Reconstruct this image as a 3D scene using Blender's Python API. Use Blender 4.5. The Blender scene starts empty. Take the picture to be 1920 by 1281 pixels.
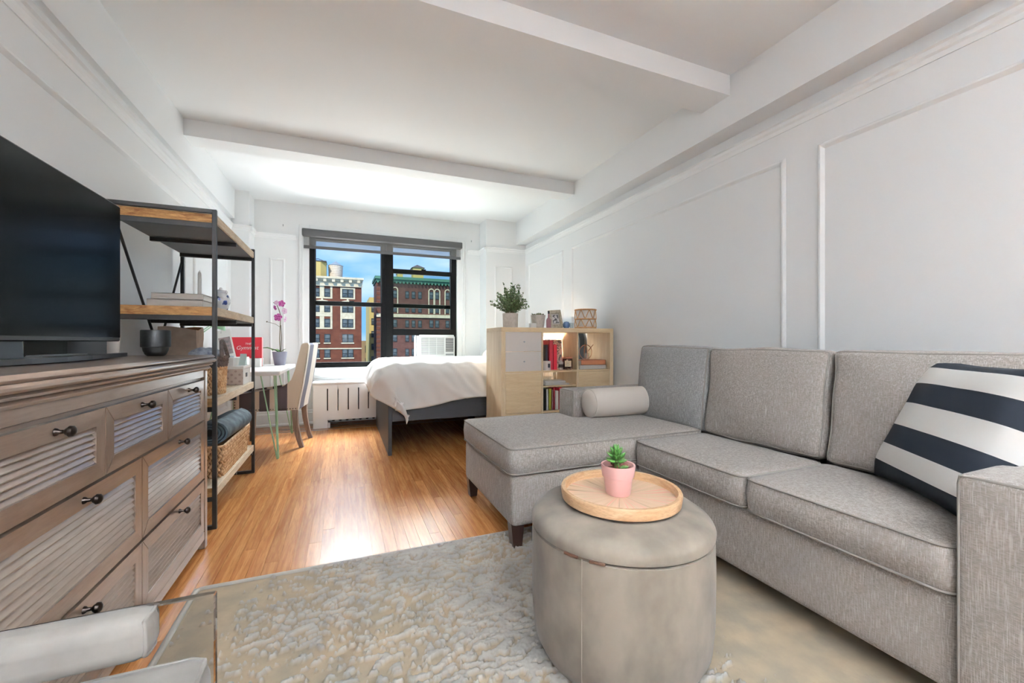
import bpy, bmesh, math, random
import numpy as np
from mathutils import Vector, Matrix, noise
R = math.radians
sc = bpy.context.scene
C = sc.collection
random.seed(7)

# ---------------------------------------------------------------- camera
cam_d = bpy.data.cameras.new('camera')
cam_d.sensor_width = 36.0
cam_d.lens = 36.0 * 780.0 / 1920.0
cam_d.clip_start = 0.02
cam_d.clip_end = 500
cam = bpy.data.objects.new('camera', cam_d)
C.objects.link(cam)
cam.location = (0, 0, 1.0)
cam.rotation_euler = (R(90), 0, R(-22.1))
sc.camera = cam

# ---------------------------------------------------------------- world, sun, daylight, exposure
def S(r, g, b):
    f = lambda v: (v / 255 / 12.92) if v / 255 <= 0.04045 else ((v / 255 + 0.055) / 1.055) ** 2.4
    return (f(r), f(g), f(b), 1.0)

w = bpy.data.worlds.new('sky'); sc.world = w; w.use_nodes = True
nt = w.node_tree; nt.nodes.clear()
o_ = nt.nodes.new('ShaderNodeOutputWorld'); bg = nt.nodes.new('ShaderNodeBackground')
tc = nt.nodes.new('ShaderNodeTexCoord'); mp = nt.nodes.new('ShaderNodeMapping')
mp.inputs['Scale'].default_value = (1.0, 1.0, 3.0)
nz = nt.nodes.new('ShaderNodeTexNoise'); nz.inputs['Scale'].default_value = 4.0; nz.inputs['Detail'].default_value = 6
cr = nt.nodes.new('ShaderNodeValToRGB')
cr.color_ramp.elements[0].position = 0.42; cr.color_ramp.elements[0].color = S(118, 178, 240)
cr.color_ramp.elements[1].position = 0.72; cr.color_ramp.elements[1].color = S(206, 224, 246)
nt.links.new(tc.outputs['Generated'], mp.inputs['Vector']); nt.links.new(mp.outputs[0], nz.inputs['Vector'])
nt.links.new(nz.outputs['Fac'], cr.inputs['Fac']); nt.links.new(cr.outputs[0], bg.inputs['Color'])
bg.inputs['Strength'].default_value = 0.64
nt.links.new(bg.outputs[0], o_.inputs['Surface'])

def lamp(name, kind, loc, rot, energy, color=(1, 1, 1), size=None, size_y=None, angle=None):
    d = bpy.data.lights.new(name, kind); d.energy = energy; d.color = color
    if kind == 'AREA':
        d.shape = 'RECTANGLE'; d.size = size; d.size_y = size_y
    if angle is not None: d.angle = angle
    o = bpy.data.objects.new(name, d); C.objects.link(o)
    o.location = loc; o.rotation_euler = rot
    return o
lamp('sun', 'SUN', (0, -20, 40), (R(48), 0, R(-28)), 2.0, (1.0, 0.95, 0.86), angle=R(0.6))
# bright open sky above the street, falling in through the window
lamp('daylight', 'AREA', (0.4, 10.0, 6.95), (R(-52), 0, 0), 5200, (0.93, 0.97, 1.0), 9.0, 5.0)
# sunlit street and lower facades throwing light up through the window
lamp('street_bounce', 'AREA', (0.6, 10.0, -3.2), (R(-132), 0, 0), 900, (1.0, 0.985, 0.96), 9.0, 4.5)
sc.view_settings.view_transform = 'Standard'
sc.view_settings.look = 'None'
sc.view_settings.gamma = 1.0
sc.view_settings.use_curve_mapping = False
sc.view_settings.exposure = 1.2

# ---------------------------------------------------------------- materials
def newmat(name):
    m = bpy.data.materials.new(name); m.use_nodes = True
    t = m.node_tree; return m, t, t.nodes['Principled BSDF']

def N(t, kind, **kw):
    n = t.nodes.new(kind)
    for k, v in kw.items(): n.inputs[k].default_value = v
    return n

def coords(t, scale=(1, 1, 1), kind='Object', rnd=False):
    if kind == 'Position':
        g = t.nodes.new('ShaderNodeNewGeometry'); out = g.outputs['Position']
    else:
        out = t.nodes.new('ShaderNodeTexCoord').outputs[kind]
    if rnd:
        oi = t.nodes.new('ShaderNodeObjectInfo'); ad = t.nodes.new('ShaderNodeVectorMath'); ad.operation = 'ADD'
        mu = t.nodes.new('ShaderNodeMath'); mu.operation = 'MULTIPLY'; mu.inputs[1].default_value = 37.0
        t.links.new(oi.outputs['Random'], mu.inputs[0]); t.links.new(out, ad.inputs[0]); t.links.new(mu.outputs[0], ad.inputs[1])
        out = ad.outputs[0]
    m = t.nodes.new('ShaderNodeMapping'); m.inputs['Scale'].default_value = scale
    t.links.new(out, m.inputs['Vector'])
    return m.outputs[0]

def mixc(t, fac, a, b, mode='MIX'):
    m = t.nodes.new('ShaderNodeMix'); m.data_type = 'RGBA'; m.blend_type = mode
    for s, v in ((m.inputs[0], fac), (m.inputs[6], a), (m.inputs[7], b)):
        if hasattr(v, 'is_linked'): t.links.new(v, s)
        else: s.default_value = v
    return m.outputs[2]

def ramp(t, src, stops, interp='LINEAR'):
    r = t.nodes.new('ShaderNodeValToRGB'); r.color_ramp.interpolation = interp
    e = r.color_ramp.elements
    while len(e) < len(stops): e.new(0.5)
    for i, (p, c) in enumerate(stops):
        e[i].position = p; e[i].color = c if len(c) == 4 else (*c, 1)
    t.links.new(src, r.inputs[0]); return r.outputs[0]

def bump(t, b, height, strength, dist=0.002):
    n = N(t, 'ShaderNodeBump', Strength=strength, Distance=dist)
    t.links.new(height, n.inputs['Height']); t.links.new(n.outputs[0], b.inputs['Normal'])

def mat(name, col, rough=0.55, metal=0.0, var=None, vscale=8.0, vstretch=(1, 1, 1), bmp=0.0, bscale=60.0,
        bstretch=(1, 1, 1), coat=0.0, spec=0.5, kind='Object', sheen=0.0, lo=0.35, hi=0.65, bdist=0.002, rnd=False):
    m, t, b = newmat(name)
    b.inputs['Base Color'].default_value = col
    b.inputs['Roughness'].default_value = rough; b.inputs['Metallic'].default_value = metal
    b.inputs['Coat Weight'].default_value = coat; b.inputs['Specular IOR Level'].default_value = spec
    b.inputs['Coat Roughness'].default_value = 0.12
    if sheen: b.inputs['Sheen Weight'].default_value = sheen
    if var is not None:
        n = N(t, 'ShaderNodeTexNoise', Scale=vscale, Detail=4.0)
        t.links.new(coords(t, vstretch, kind, rnd), n.inputs['Vector'])
        t.links.new(ramp(t, n.outputs['Fac'], [(lo, col), (hi, var)]), b.inputs['Base Color'])
    if bmp:
        n2 = N(t, 'ShaderNodeTexNoise', Scale=bscale, Detail=3.0)
        t.links.new(coords(t, bstretch, kind), n2.inputs['Vector'])
        bump(t, b, n2.outputs['Fac'], bmp, bdist)
    return m

def linen(name, base, light, dark):
    m, t, b = newmat(name)
    b.inputs['Roughness'].default_value = 0.9; b.inputs['Sheen Weight'].default_value = 0.15
    b.inputs['Specular IOR Level'].default_value = 0.2
    a = N(t, 'ShaderNodeTexNoise', Scale=1.0, Detail=2.0); t.links.new(coords(t, (90, 90, 520)), a.inputs['Vector'])
    c = N(t, 'ShaderNodeTexNoise', Scale=1.0, Detail=2.0); t.links.new(coords(t, (420, 420, 26)), c.inputs['Vector'])
    k1 = mixc(t, ramp(t, a.outputs['Fac'], [(0.38, (0, 0, 0)), (0.68, (1, 1, 1))]), dark, base)
    k2 = mixc(t, ramp(t, c.outputs['Fac'], [(0.5, (0, 0, 0)), (0.74, (0.8, 0.8, 0.8))]), k1, light)
    t.links.new(k2, b.inputs['Base Color'])
    ad = t.nodes.new('ShaderNodeMath'); ad.operation = 'ADD'
    t.links.new(a.outputs['Fac'], ad.inputs[0]); t.links.new(c.outputs['Fac'], ad.inputs[1])
    bump(t, b, ad.outputs[0], 0.35, 0.0012)
    return m

def wood(name, c1, c2, rough=0.4, axis=(1, 1, 1), scale=6.0, coat=0.0, kind='Object', rnd=False, tint=None, bmp=0.06, spec=0.5, grain=0.35):
    """axis: mapping scale, small along the grain"""
    m, t, b = newmat(name)
    v = coords(t, axis, kind, rnd)
    n = N(t, 'ShaderNodeTexNoise', Scale=scale, Detail=6.0, Distortion=0.8); t.links.new(v, n.inputs['Vector'])
    n2 = N(t, 'ShaderNodeTexNoise', Scale=scale * 7, Detail=2.0); t.links.new(v, n2.inputs['Vector'])
    col = ramp(t, n.outputs['Fac'], [(0.32, c1), (0.68, c2)])
    col = mixc(t, ramp(t, n2.outputs['Fac'], [(0.3, (grain, grain, grain)), (0.55, (0, 0, 0))]), col, tuple(x * 0.55 for x in c1[:3]) + (1,))
    if rnd and tint is not None:
        oi = t.nodes.new('ShaderNodeObjectInfo')
        col = mixc(t, 1.0, col, ramp(t, oi.outputs['Random'], [(0.0, tint[0]), (1.0, tint[1])]), 'MULTIPLY')
    t.links.new(col, b.inputs['Base Color'])
    b.inputs['Roughness'].default_value = rough; b.inputs['Coat Weight'].default_value = coat
    b.inputs['Coat Roughness'].default_value = 0.15; b.inputs['Specular IOR Level'].default_value = spec
    if bmp: bump(t, b, n.outputs['Fac'], bmp, 0.003)
    return m

def stripes(name, axis, stops, rough=0.85, lo=0.0, hi=1.0, weave=True):
    """constant colour bands over object coordinate `axis`, between lo and hi"""
    m, t, b = newmat(name)
    s = t.nodes.new('ShaderNodeSeparateXYZ'); t.links.new(t.nodes.new('ShaderNodeTexCoord').outputs['Object'], s.inputs[0])
    mr = N(t, 'ShaderNodeMapRange'); mr.inputs['From Min'].default_value = lo; mr.inputs['From Max'].default_value = hi
    t.links.new(s.outputs[axis], mr.inputs['Value'])
    t.links.new(ramp(t, mr.outputs[0], stops, 'CONSTANT'), b.inputs['Base Color'])
    b.inputs['Roughness'].default_value = rough; b.inputs['Specular IOR Level'].default_value = 0.2
    if weave:
        n = N(t, 'ShaderNodeTexNoise', Scale=350.0); bump(t, b, n.outputs['Fac'], 0.2, 0.001)
    return m

def glow(name, col, strength):
    m, t, b = newmat(name)
    b.inputs['Base Color'].default_value = col
    b.inputs['Emission Color'].default_value = col; b.inputs['Emission Strength'].default_value = strength
    return m

def clear(name, tint=(1, 1, 1, 1), gloss=0.06, rough=0.0):
    m = bpy.data.materials.new(name); m.use_nodes = True; t = m.node_tree; t.nodes.clear()
    o = t.nodes.new('ShaderNodeOutputMaterial'); mx = t.nodes.new('ShaderNodeMixShader')
    tr = t.nodes.new('ShaderNodeBsdfTransparent'); gl = t.nodes.new('ShaderNodeBsdfGlossy')
    tr.inputs['Color'].default_value = tint; gl.inputs['Roughness'].default_value = rough
    mx.inputs[0].default_value = gloss
    t.links.new(tr.outputs[0], mx.inputs[1]); t.links.new(gl.outputs[0], mx.inputs[2]); t.links.new(mx.outputs[0], o.inputs[0])
    return m

M = {}
M['wall'] = mat('wall_paint', S(238, 240, 241), 0.55, bmp=0.05, bscale=14)
M['trim'] = mat('trim_paint', S(240, 242, 243), 0.35, bmp=0.03, bscale=20)
M['ceil'] = mat('ceiling_paint', S(239, 241, 242), 0.7, bmp=0.05, bscale=9)
M['oak'] = wood('oak_floor', S(168, 106, 58), S(206, 148, 92), 0.24, (16, 0.8, 6), 2.6, 0.0, 'Position', True, ((0.80, 0.76, 0.72), (1.10, 1.08, 1.05)), spec=0.3)
M['oakx'] = wood('oak_border', S(146, 94, 60), S(186, 128, 82), 0.22, (0.9, 14, 6), 2.2, 0.0, 'Position', True, ((0.8, 0.78, 0.76), (1.0, 0.98, 0.95)))
M['inlay'] = wood('walnut_inlay', S(70, 40, 24), S(96, 56, 34), 0.35, (1, 14, 6), 3)
M['linen'] = linen('grey_linen', S(154, 145, 138), S(184, 176, 170), S(124, 116, 110))
M['linen2'] = linen('slate_linen', S(144, 142, 140), S(172, 170, 168), S(116, 114, 113))
M['piping'] = mat('piping', S(128, 121, 115), 0.9)
M['velvet'] = mat('velvet_beige', S(94, 85, 74), 0.85, var=S(124, 113, 100), vscale=8, vstretch=(1, 1, 0.6), sheen=0.12, bmp=0.1, bscale=30)
M['velvetg'] = mat('velvet_grey', S(112, 106, 100), 0.8, var=S(132, 126, 120), vscale=9, sheen=0.15)
M['bolster'] = mat('bolster_fabric', S(206, 196, 186), 0.9, bmp=0.1, bscale=400)
M['darkwood'] = mat('espresso_wood', S(48, 32, 28), 0.35)
M['dresser'] = wood('dresser_wood', S(122, 103, 90), S(142, 123, 109), 0.28, (8, 1.0, 8), 4, 0.6, bmp=0.02, grain=0.16)
M['knob'] = mat('bronze', S(58, 50, 46), 0.3, 0.9)
M['black'] = mat('black_plastic', S(18, 18, 19), 0.35)
M['screen'] = mat('tv_screen', S(14, 14, 14), 0.14, spec=0.05)
M['gun'] = mat('gunmetal', S(72, 75, 80), 0.3, 0.7)
M['silver'] = mat('silver', S(170, 174, 178), 0.35, 0.5)
M['iron'] = mat('black_iron', S(32, 29, 28), 0.45, 0.2)
M['plankend'] = wood('rough_shelf_wood', S(132, 84, 40), S(196, 150, 92), 0.7, (3, 14, 14), 5, bmp=0.2)
M['paleplank'] = wood('pale_shelf_wood', S(202, 182, 154), S(226, 210, 186), 0.7, (14, 2, 14), 4, bmp=0.2)
M['shelfdark'] = mat('shelf_underside', S(88, 86, 86), 0.6, 0.2)
M['wicker'] = mat('wicker', S(176, 128, 80), 0.65, var=S(222, 188, 146), vscale=40)
M['wickerd'] = mat('brown_wicker', S(58, 48, 43), 0.75, var=S(96, 83, 76), vscale=60)
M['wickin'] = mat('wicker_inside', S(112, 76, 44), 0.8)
M['white'] = mat('white_laminate', S(232, 230, 228), 0.35)
M['paper'] = mat('paper', S(232, 230, 226), 0.8)
M['mint'] = mat('mint_metal', S(150, 190, 152), 0.4)
M['birch'] = wood('birch_veneer', S(214, 188, 150), S(226, 204, 170), 0.45, (9, 9, 1.0), 3, bmp=0.02, grain=0.14)
M['birchh'] = wood('birch_veneer_across', S(212, 184, 144), S(224, 200, 162), 0.45, (1.0, 9, 9), 3, bmp=0.02, grain=0.14)
M['drawer'] = mat('drawer_front', S(214, 205, 198), 0.4)
M['duvet'] = mat('duvet_cotton', S(234, 233, 231), 0.85, bmp=0.15, bscale=220)
M['bedblk'] = mat('bed_frame_black', S(30, 30, 33), 0.5)
M['headbd'] = mat('headboard_fabric', S(52, 58, 66), 0.8)
M['peach'] = mat('peach_cotton', S(236, 212, 188), 0.85)
M['wframe'] = mat('black_window_metal', S(3, 3, 3), 0.45, spec=0.12)
M['glass'] = clear('window_glass', (0.97, 0.98, 0.98, 1), 0.002)
M['glass2'] = clear('window_glass_grey', (0.82, 0.86, 0.82, 1), 0.004)
M['vessel'] = clear('clear_glass', (0.92, 0.94, 0.94, 1), 0.14)
M['shade'] = mat('shade_grey', S(92, 92, 93), 0.8)
M['acwhite'] = mat('appliance_white', S(206, 207, 208), 0.4)
M['acgrey'] = mat('appliance_grey', S(140, 142, 145), 0.5)
M['dark'] = mat('dark_void', S(24, 22, 21), 0.8)
M['leaf'] = mat('leaf_green', S(62, 88, 54), 0.55, var=S(122, 146, 100), vscale=30)
M['leafd'] = mat('leaf_bright', S(60, 104, 44), 0.4, var=S(96, 140, 66), vscale=10)
M['leaflo'] = mat('olive_leaf', S(66, 78, 40), 0.55, var=S(110, 112, 66), vscale=60)
M['stem'] = mat('stem_brown', S(92, 84, 58), 0.7)
M['soil'] = mat('potting_bark', S(86, 46, 34), 0.9, var=S(128, 80, 62), vscale=120)
M['pink'] = mat('pink_glaze', S(226, 176, 172), 0.3, coat=0.3)
M['stone'] = mat('stone_pot', S(190, 182, 174), 0.85, var=S(206, 199, 192), vscale=50, bmp=0.2, bscale=120)
M['potgrey'] = mat('lilac_grey_pot', S(134, 134, 150), 0.6)
M['orchid'] = mat('orchid_petal', S(176, 44, 140), 0.6, var=S(208, 120, 186), vscale=60)
M['orchidp'] = mat('orchid_pale_petal', S(214, 178, 204), 0.6)
M['traywood'] = wood('tray_wood', S(188, 148, 108), S(212, 176, 138), 0.5, (2, 2, 12), 6, bmp=0.03)
M['kraft'] = mat('kraft_paper', S(186, 162, 144), 0.85, var=S(206, 186, 170), vscale=14, bmp=0.5, bscale=18, bdist=0.01)
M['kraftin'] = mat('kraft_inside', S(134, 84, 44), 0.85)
M['cupblk'] = mat('matte_black_ceramic', S(17, 17, 17), 0.45, spec=0.35)
M['ceram'] = mat('white_ceramic', S(228, 222, 216), 0.3)
M['bookgrey'] = mat('grey_book_cover', S(186, 178, 170), 0.7)
M['red'] = mat('red_card', S(206, 34, 52), 0.5)
M['redd'] = mat('dark_red_cover', S(160, 30, 44), 0.5)
M['navy'] = mat('navy_cover', S(34, 36, 44), 0.6)
M['green'] = mat('olive_green_cover', S(150, 150, 44), 0.6)
M['tan'] = mat('tan_leather', S(176, 112, 76), 0.6)
M['greyc'] = mat('pale_grey_cover', S(176, 178, 182), 0.6)
M['mauve'] = mat('mauve_cover', S(150, 104, 110), 0.6)
M['amber'] = mat('amber_glass', S(58, 24, 16), 0.12, coat=0.5)
M['copper'] = mat('copper_wire', S(212, 150, 120), 0.3, 0.8)
M['rattan'] = mat('rattan', S(184, 132, 82), 0.6, var=S(206, 164, 116), vscale=60)
M['bluegl'] = mat('blue_glass', S(74, 98, 130), 0.25)
M['slate'] = mat('slate_yarn', S(112, 120, 140), 0.9, var=S(196, 202, 212), vscale=45, bmp=0.8, bscale=60, bdist=0.008)
M['teal'] = mat('teal_mat', S(48, 62, 70), 0.8, var=S(88, 104, 112), vscale=20)
M['brownleg'] = wood('weathered_leg', S(92, 74, 62), S(140, 118, 100), 0.6, (9, 9, 1), 6)
M['acrylic'] = mat('acrylic', (1, 1, 1, 1), 0.0)
_b = M['acrylic'].node_tree.nodes['Principled BSDF']
_b.inputs['Transmission Weight'].default_value = 1.0; _b.inputs['IOR'].default_value = 1.3
# roller shade fabric: open weave
_m = bpy.data.materials.new('sheer_shade'); _m.use_nodes = True; _t = _m.node_tree; _t.nodes.clear()
_o = _t.nodes.new('ShaderNodeOutputMaterial'); _x = _t.nodes.new('ShaderNodeMixShader'); _x.inputs[0].default_value = 0.36
_a = _t.nodes.new('ShaderNodeBsdfTransparent'); _d = _t.nodes.new('ShaderNodeBsdfDiffuse'); _d.inputs[0].default_value = S(150, 150, 150)
_x2 = _d
_t.links.new(_a.outputs[0], _x.inputs[1]); _t.links.new(_x2.outputs[0], _x.inputs[2]); _t.links.new(_x.outputs[0], _o.inputs[0])
M['sheer'] = _m

# ---------------------------------------------------------------- mesh helpers
class MB:
    def __init__(s): s.v = []; s.f = []
    def add(s, vs, fs):
        k = len(s.v); s.v += [tuple(p) for p in vs]; s.f += [tuple(i + k for i in f) for f in fs]; return s
    def box(s, x0, x1, y0, y1, z0, z1, b=0.0):
        if b <= 0:
            vs = [(x, y, z) for z in (z0, z1) for y in (y0, y1) for x in (x0, x1)]
            return s.add(vs, [(0, 2, 3, 1), (4, 5, 7, 6), (0, 1, 5, 4), (2, 6, 7, 3), (0, 4, 6, 2), (1, 3, 7, 5)])
        b = min(b, (x1 - x0) * .45, (y1 - y0) * .45, (z1 - z0) * .45)
        lo = (x0, y0, z0); hi = (x1, y1, z1); idx = {}; vs = []
        for sx in (0, 1):
            for sy in (0, 1):
                for sz in (0, 1):
                    sg = (sx, sy, sz)
                    for a in range(3):
                        p = []
                        for k in range(3):
                            e = hi[k] if sg[k] else lo[k]
                            if k != a: e += -b if sg[k] else b
                            p.append(e)
                        idx[(sg, a)] = len(vs); vs.append(tuple(p))
        fs = []
        for a in range(3):
            o1, o2 = [k for k in range(3) if k != a]
            for sa in (0, 1):
                q = []
                for (u, v_) in ((0, 0), (1, 0), (1, 1), (0, 1)):
                    sg = [0, 0, 0]; sg[a] = sa; sg[o1] = u; sg[o2] = v_; q.append(idx[(tuple(sg), a)])
                fs.append(q)
            for s1 in (0, 1):
                for s2 in (0, 1):
                    A = [0, 0, 0]; B = [0, 0, 0]; A[o1] = B[o1] = s1; A[o2] = B[o2] = s2; B[a] = 1
                    fs.append([idx[(tuple(A), o1)], idx[(tuple(B), o1)], idx[(tuple(B), o2)], idx[(tuple(A), o2)]])
        for sx in (0, 1):
            for sy in (0, 1):
                for sz in (0, 1):
                    fs.append([idx[((sx, sy, sz), a)] for a in range(3)])
        cen = Vector(((x0 + x1) / 2, (y0 + y1) / 2, (z0 + z1) / 2)); out = []
        for f in fs:
            p = [Vector(vs[i]) for i in f]
            n = (p[1] - p[0]).cross(p[2] - p[0]); c = sum(p, Vector()) / len(p) - cen
            out.append(tuple(f) if n.dot(c) > 0 else tuple(reversed(f)))
        return s.add(vs, out)
    def lathe(s, prof, cx=0, cy=0, n=28, ell=(1, 1)):
        vs = []; fs = []
        for (r, z) in prof:
            for k in range(n):
                a = 2 * math.pi * k / n; vs.append((cx + r * ell[0] * math.cos(a), cy + r * ell[1] * math.sin(a), z))
        for i in range(len(prof) - 1):
            for k in range(n):
                k2 = (k + 1) % n; fs.append((i * n + k, i * n + k2, (i + 1) * n + k2, (i + 1) * n + k))
        fs.append(tuple(reversed(range(n)))); L = (len(prof) - 1) * n; fs.append(tuple(L + k for k in range(n)))
        return s.add(vs, fs)
    def cyl(s, p0, p1, r, n=12, r1=None):
        return s.tube([p0, p1], r, n, r1=r1)
    def tube(s, path, r, n=8, closed=False, r1=None, cap=True):
        P = [Vector(p) for p in path]; m = len(P); vs = []; fs = []
        up = None
        for i in range(m):
            if closed: t = P[(i + 1) % m] - P[i - 1]
            else: t = P[min(i + 1, m - 1)] - P[max(i - 1, 0)]
            if t.length < 1e-9: t = Vector((0, 0, 1))
            t.normalize()
            if up is None:
                up = Vector((0, 0, 1)) if abs(t.z) < .9 else Vector((1, 0, 0))
            a = up - t * up.dot(t)
            if a.length < 1e-6: a = t.orthogonal()
            a.normalize(); b = t.cross(a); up = a
            rr = r[i] if isinstance(r, (list, tuple)) else (r if r1 is None else r + (r1 - r) * i / max(1, m - 1))
            for k in range(n):
                q = 2 * math.pi * k / n; vs.append(P[i] + (a * math.cos(q) + b * math.sin(q)) * rr)
        for i in range(m if closed else m - 1):
            j = (i + 1) % m
            for k in range(n):
                k2 = (k + 1) % n; fs.append((i * n + k, i * n + k2, j * n + k2, j * n + k))
        if not closed and cap:
            fs.append(tuple(reversed(range(n)))); fs.append(tuple((m - 1) * n + k for k in range(n)))
        return s.add(vs, fs)
    def prism(s, poly, axis, a, b):
        """extrude a 2-D polygon along axis (0,1,2) from a to b"""
        n = len(poly)
        def P(p, h):
            q = [p[0], p[1]]; q.insert(axis, h); return tuple(q)
        vs = [P(p, a) for p in poly] + [P(p, b) for p in poly]
        fs = [tuple(reversed(range(n))), tuple(range(n, 2 * n))] + [(i, (i + 1) % n, (i + 1) % n + n, i + n) for i in range(n)]
        return s.add(vs, fs)
    def ball(s, c, r, n=12, m=8, sc3=(1, 1, 1)):
        vs = []; fs = []
        for i in range(m + 1):
            th = math.pi * i / m
            for k in range(n):
                ph = 2 * math.pi * k / n
                vs.append((c[0] + r * sc3[0] * math.sin(th) * math.cos(ph), c[1] + r * sc3[1] * math.sin(th) * math.sin(ph), c[2] + r * sc3[2] * math.cos(th)))
        for i in range(m):
            for k in range(n):
                k2 = (k + 1) % n; fs.append((i * n + k, (i + 1) * n + k, (i + 1) * n + k2, i * n + k2))
        return s.add(vs, fs)
    def xform(s, Mx, start=0):
        for i in range(start, len(s.v)): s.v[i] = tuple(Mx @ Vector(s.v[i]))
        return s

ROOT = {}
def tomesh(name, mb, smooth=None, shift=None):
    me = bpy.data.meshes.new(name)
    vs = mb.v if shift is None else [(x - shift[0], y - shift[1], z - shift[2]) for x, y, z in mb.v]
    me.from_pydata(vs, [], mb.f)
    b = bmesh.new(); b.from_mesh(me)
    bmesh.ops.remove_doubles(b, verts=b.verts, dist=1e-6)
    bmesh.ops.recalc_face_normals(b, faces=b.faces); b.to_mesh(me); b.free()
    if smooth:
        me.polygons.foreach_set('use_smooth', [True] * len(me.polygons)); me.set_sharp_from_angle(angle=R(smooth))
    return me
def link(o, parent=None):
    C.objects.link(o)
    if parent is not None: o.parent = parent
    return o
def obj(name, mb, m, parent=None, smooth=38, label=None, kind=None):
    """a part: vertices in world space unless its thing was opened with local=True"""
    sh = ROOT.get(parent.name) if parent is not None else None
    me = tomesh(name, mb, smooth, sh)
    o = bpy.data.objects.new(name, me); me.materials.append(M[m] if isinstance(m, str) else m)
    link(o, parent)
    if parent is not None and sh is not None: ROOT[o.name] = sh
    if label: o['label'] = label
    if kind: o['kind'] = kind
    return o
def tag(o, label, cat, group=None):
    o['label'] = label; o['category'] = cat
    if group: o['group'] = group
    return o
def thing(name, label, cat, loc, rotz=0, group=None, local=False):
    o = bpy.data.objects.new(name, None); o.empty_display_size = 0.1
    C.objects.link(o); o.location = loc; o.rotation_euler = (0, 0, rotz)
    if not local: ROOT[o.name] = tuple(loc)
    return tag(o, label, cat, group)
def single(name, mb, m, label, cat, group=None, smooth=38):
    """a thing that is one mesh: origin at the middle of its base"""
    v = np.array(mb.v); c = ((v[:, 0].min() + v[:, 0].max()) / 2, (v[:, 1].min() + v[:, 1].max()) / 2, v[:, 2].min())
    me = tomesh(name, mb, smooth, c); o = bpy.data.objects.new(name, me); o.location = c
    me.materials.append(M[m] if isinstance(m, str) else m); C.objects.link(o); ROOT[o.name] = c
    return tag(o, label, cat, group)
def struct(name, mb, m, parent=None, smooth=None):
    o = obj(name, mb, m, parent, smooth)
    if parent is None: o['kind'] = 'structure'; ROOT[o.name] = (0, 0, 0)
    return o
def inst(name, me, loc, scale=(1, 1, 1), rot=(0, 0, 0), parent=None):
    o = bpy.data.objects.new(name, me); o.location = loc; o.scale = scale; o.rotation_euler = rot
    return link(o, parent)
def unit(name, m, b=0.0, ax=None):
    me = tomesh(name, MB().box(0, 1, 0, 1, 0, 1, b)); me.materials.append(M[m]); return me

def edge_list(n, e):
    a = [-1, -1 + e * .3, -1 + e]; a += list(np.linspace(-1 + e, 1 - e, n))[1:-1]; a += [1 - e, 1 - e * .3, 1]; return a
def cushion(c, s, r=0.04, puff=(0, 0, 0), n=9, wr=0.0, seed=0, rot=None):
    """rounded, puffed box; returns (MB, f) with f mapping [-1,1]^3 to space"""
    h = [x / 2 for x in s]; c = Vector(c)
    def f(p):
        q = Vector([p[k] * h[k] for k in range(3)])
        inn = Vector([max(-(h[k] - r), min(h[k] - r, q[k])) for k in range(3)])
        d = q - inn
        if d.length > 1e-9: q = inn + d.normalized() * r
        for a in range(3):
            b_, c_ = [k for k in range(3) if k != a]
            q[a] *= 1 + puff[a] * (1 - p[b_] ** 2) * (1 - p[c_] ** 2)
        if wr:
            q += noise.noise_vector(Vector((q.x * 5 + seed, q.y * 5, q.z * 5))) * wr
        if rot is not None: q = rot @ q
        return q + c
    mb = MB(); ls = [edge_list(n, min(.9, r / h[k])) for k in range(3)]
    for a in range(3):
        b_, c_ = [k for k in range(3) if k != a]
        for sg in (-1, 1):
            vs = []; fs = []; nb = len(ls[b_]); nc = len(ls[c_])
            for u in ls[b_]:
                for v in ls[c_]:
                    p = [0, 0, 0]; p[a] = sg; p[b_] = u; p[c_] = v; vs.append(f(p))
            for i in range(nb - 1):
                for j in range(nc - 1):
                    q = (i * nc + j, (i + 1) * nc + j, (i + 1) * nc + j + 1, i * nc + j + 1); fs.append(q)
            mb.add(vs, fs)
    return mb, f
def pipe_loop(f, axis, sg, r=0.005, n=22, lift=1.0):
    b_, c_ = [k for k in range(3) if k != axis]; pts = []
    for (u0, v0, u1, v1) in ((-1, -1, 1, -1), (1, -1, 1, 1), (1, 1, -1, 1), (-1, 1, -1, -1)):
        for i in range(n):
            t = i / n; p = [0, 0, 0]; p[axis] = sg; p[b_] = u0 + (u1 - u0) * t; p[c_] = v0 + (v1 - v0) * t; pts.append(f(p))
    return MB().tube(pts, r, 6, closed=True)
def textmesh(txt, size, m, loc, rot, parent, name='lettering', ext=0.0006, align='CENTER'):
    cu = bpy.data.curves.new(name, 'FONT'); cu.body = txt; cu.size = size; cu.extrude = ext; cu.align_x = align; cu.shear = .25
    t = bpy.data.objects.new('tmp', cu); C.objects.link(t)
    bpy.context.view_layer.update()
    me = bpy.data.meshes.new_from_object(t.evaluated_get(bpy.context.evaluated_depsgraph_get()))
    bpy.data.objects.remove(t); me.materials.clear(); me.materials.append(M[m]); me.name = name
    o = bpy.data.objects.new(name, me); sh = ROOT.get(parent.name, (0, 0, 0))
    o.location = (loc[0] - sh[0], loc[1] - sh[1], loc[2] - sh[2]); o.rotation_euler = rot
    return link(o, parent)
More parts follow.
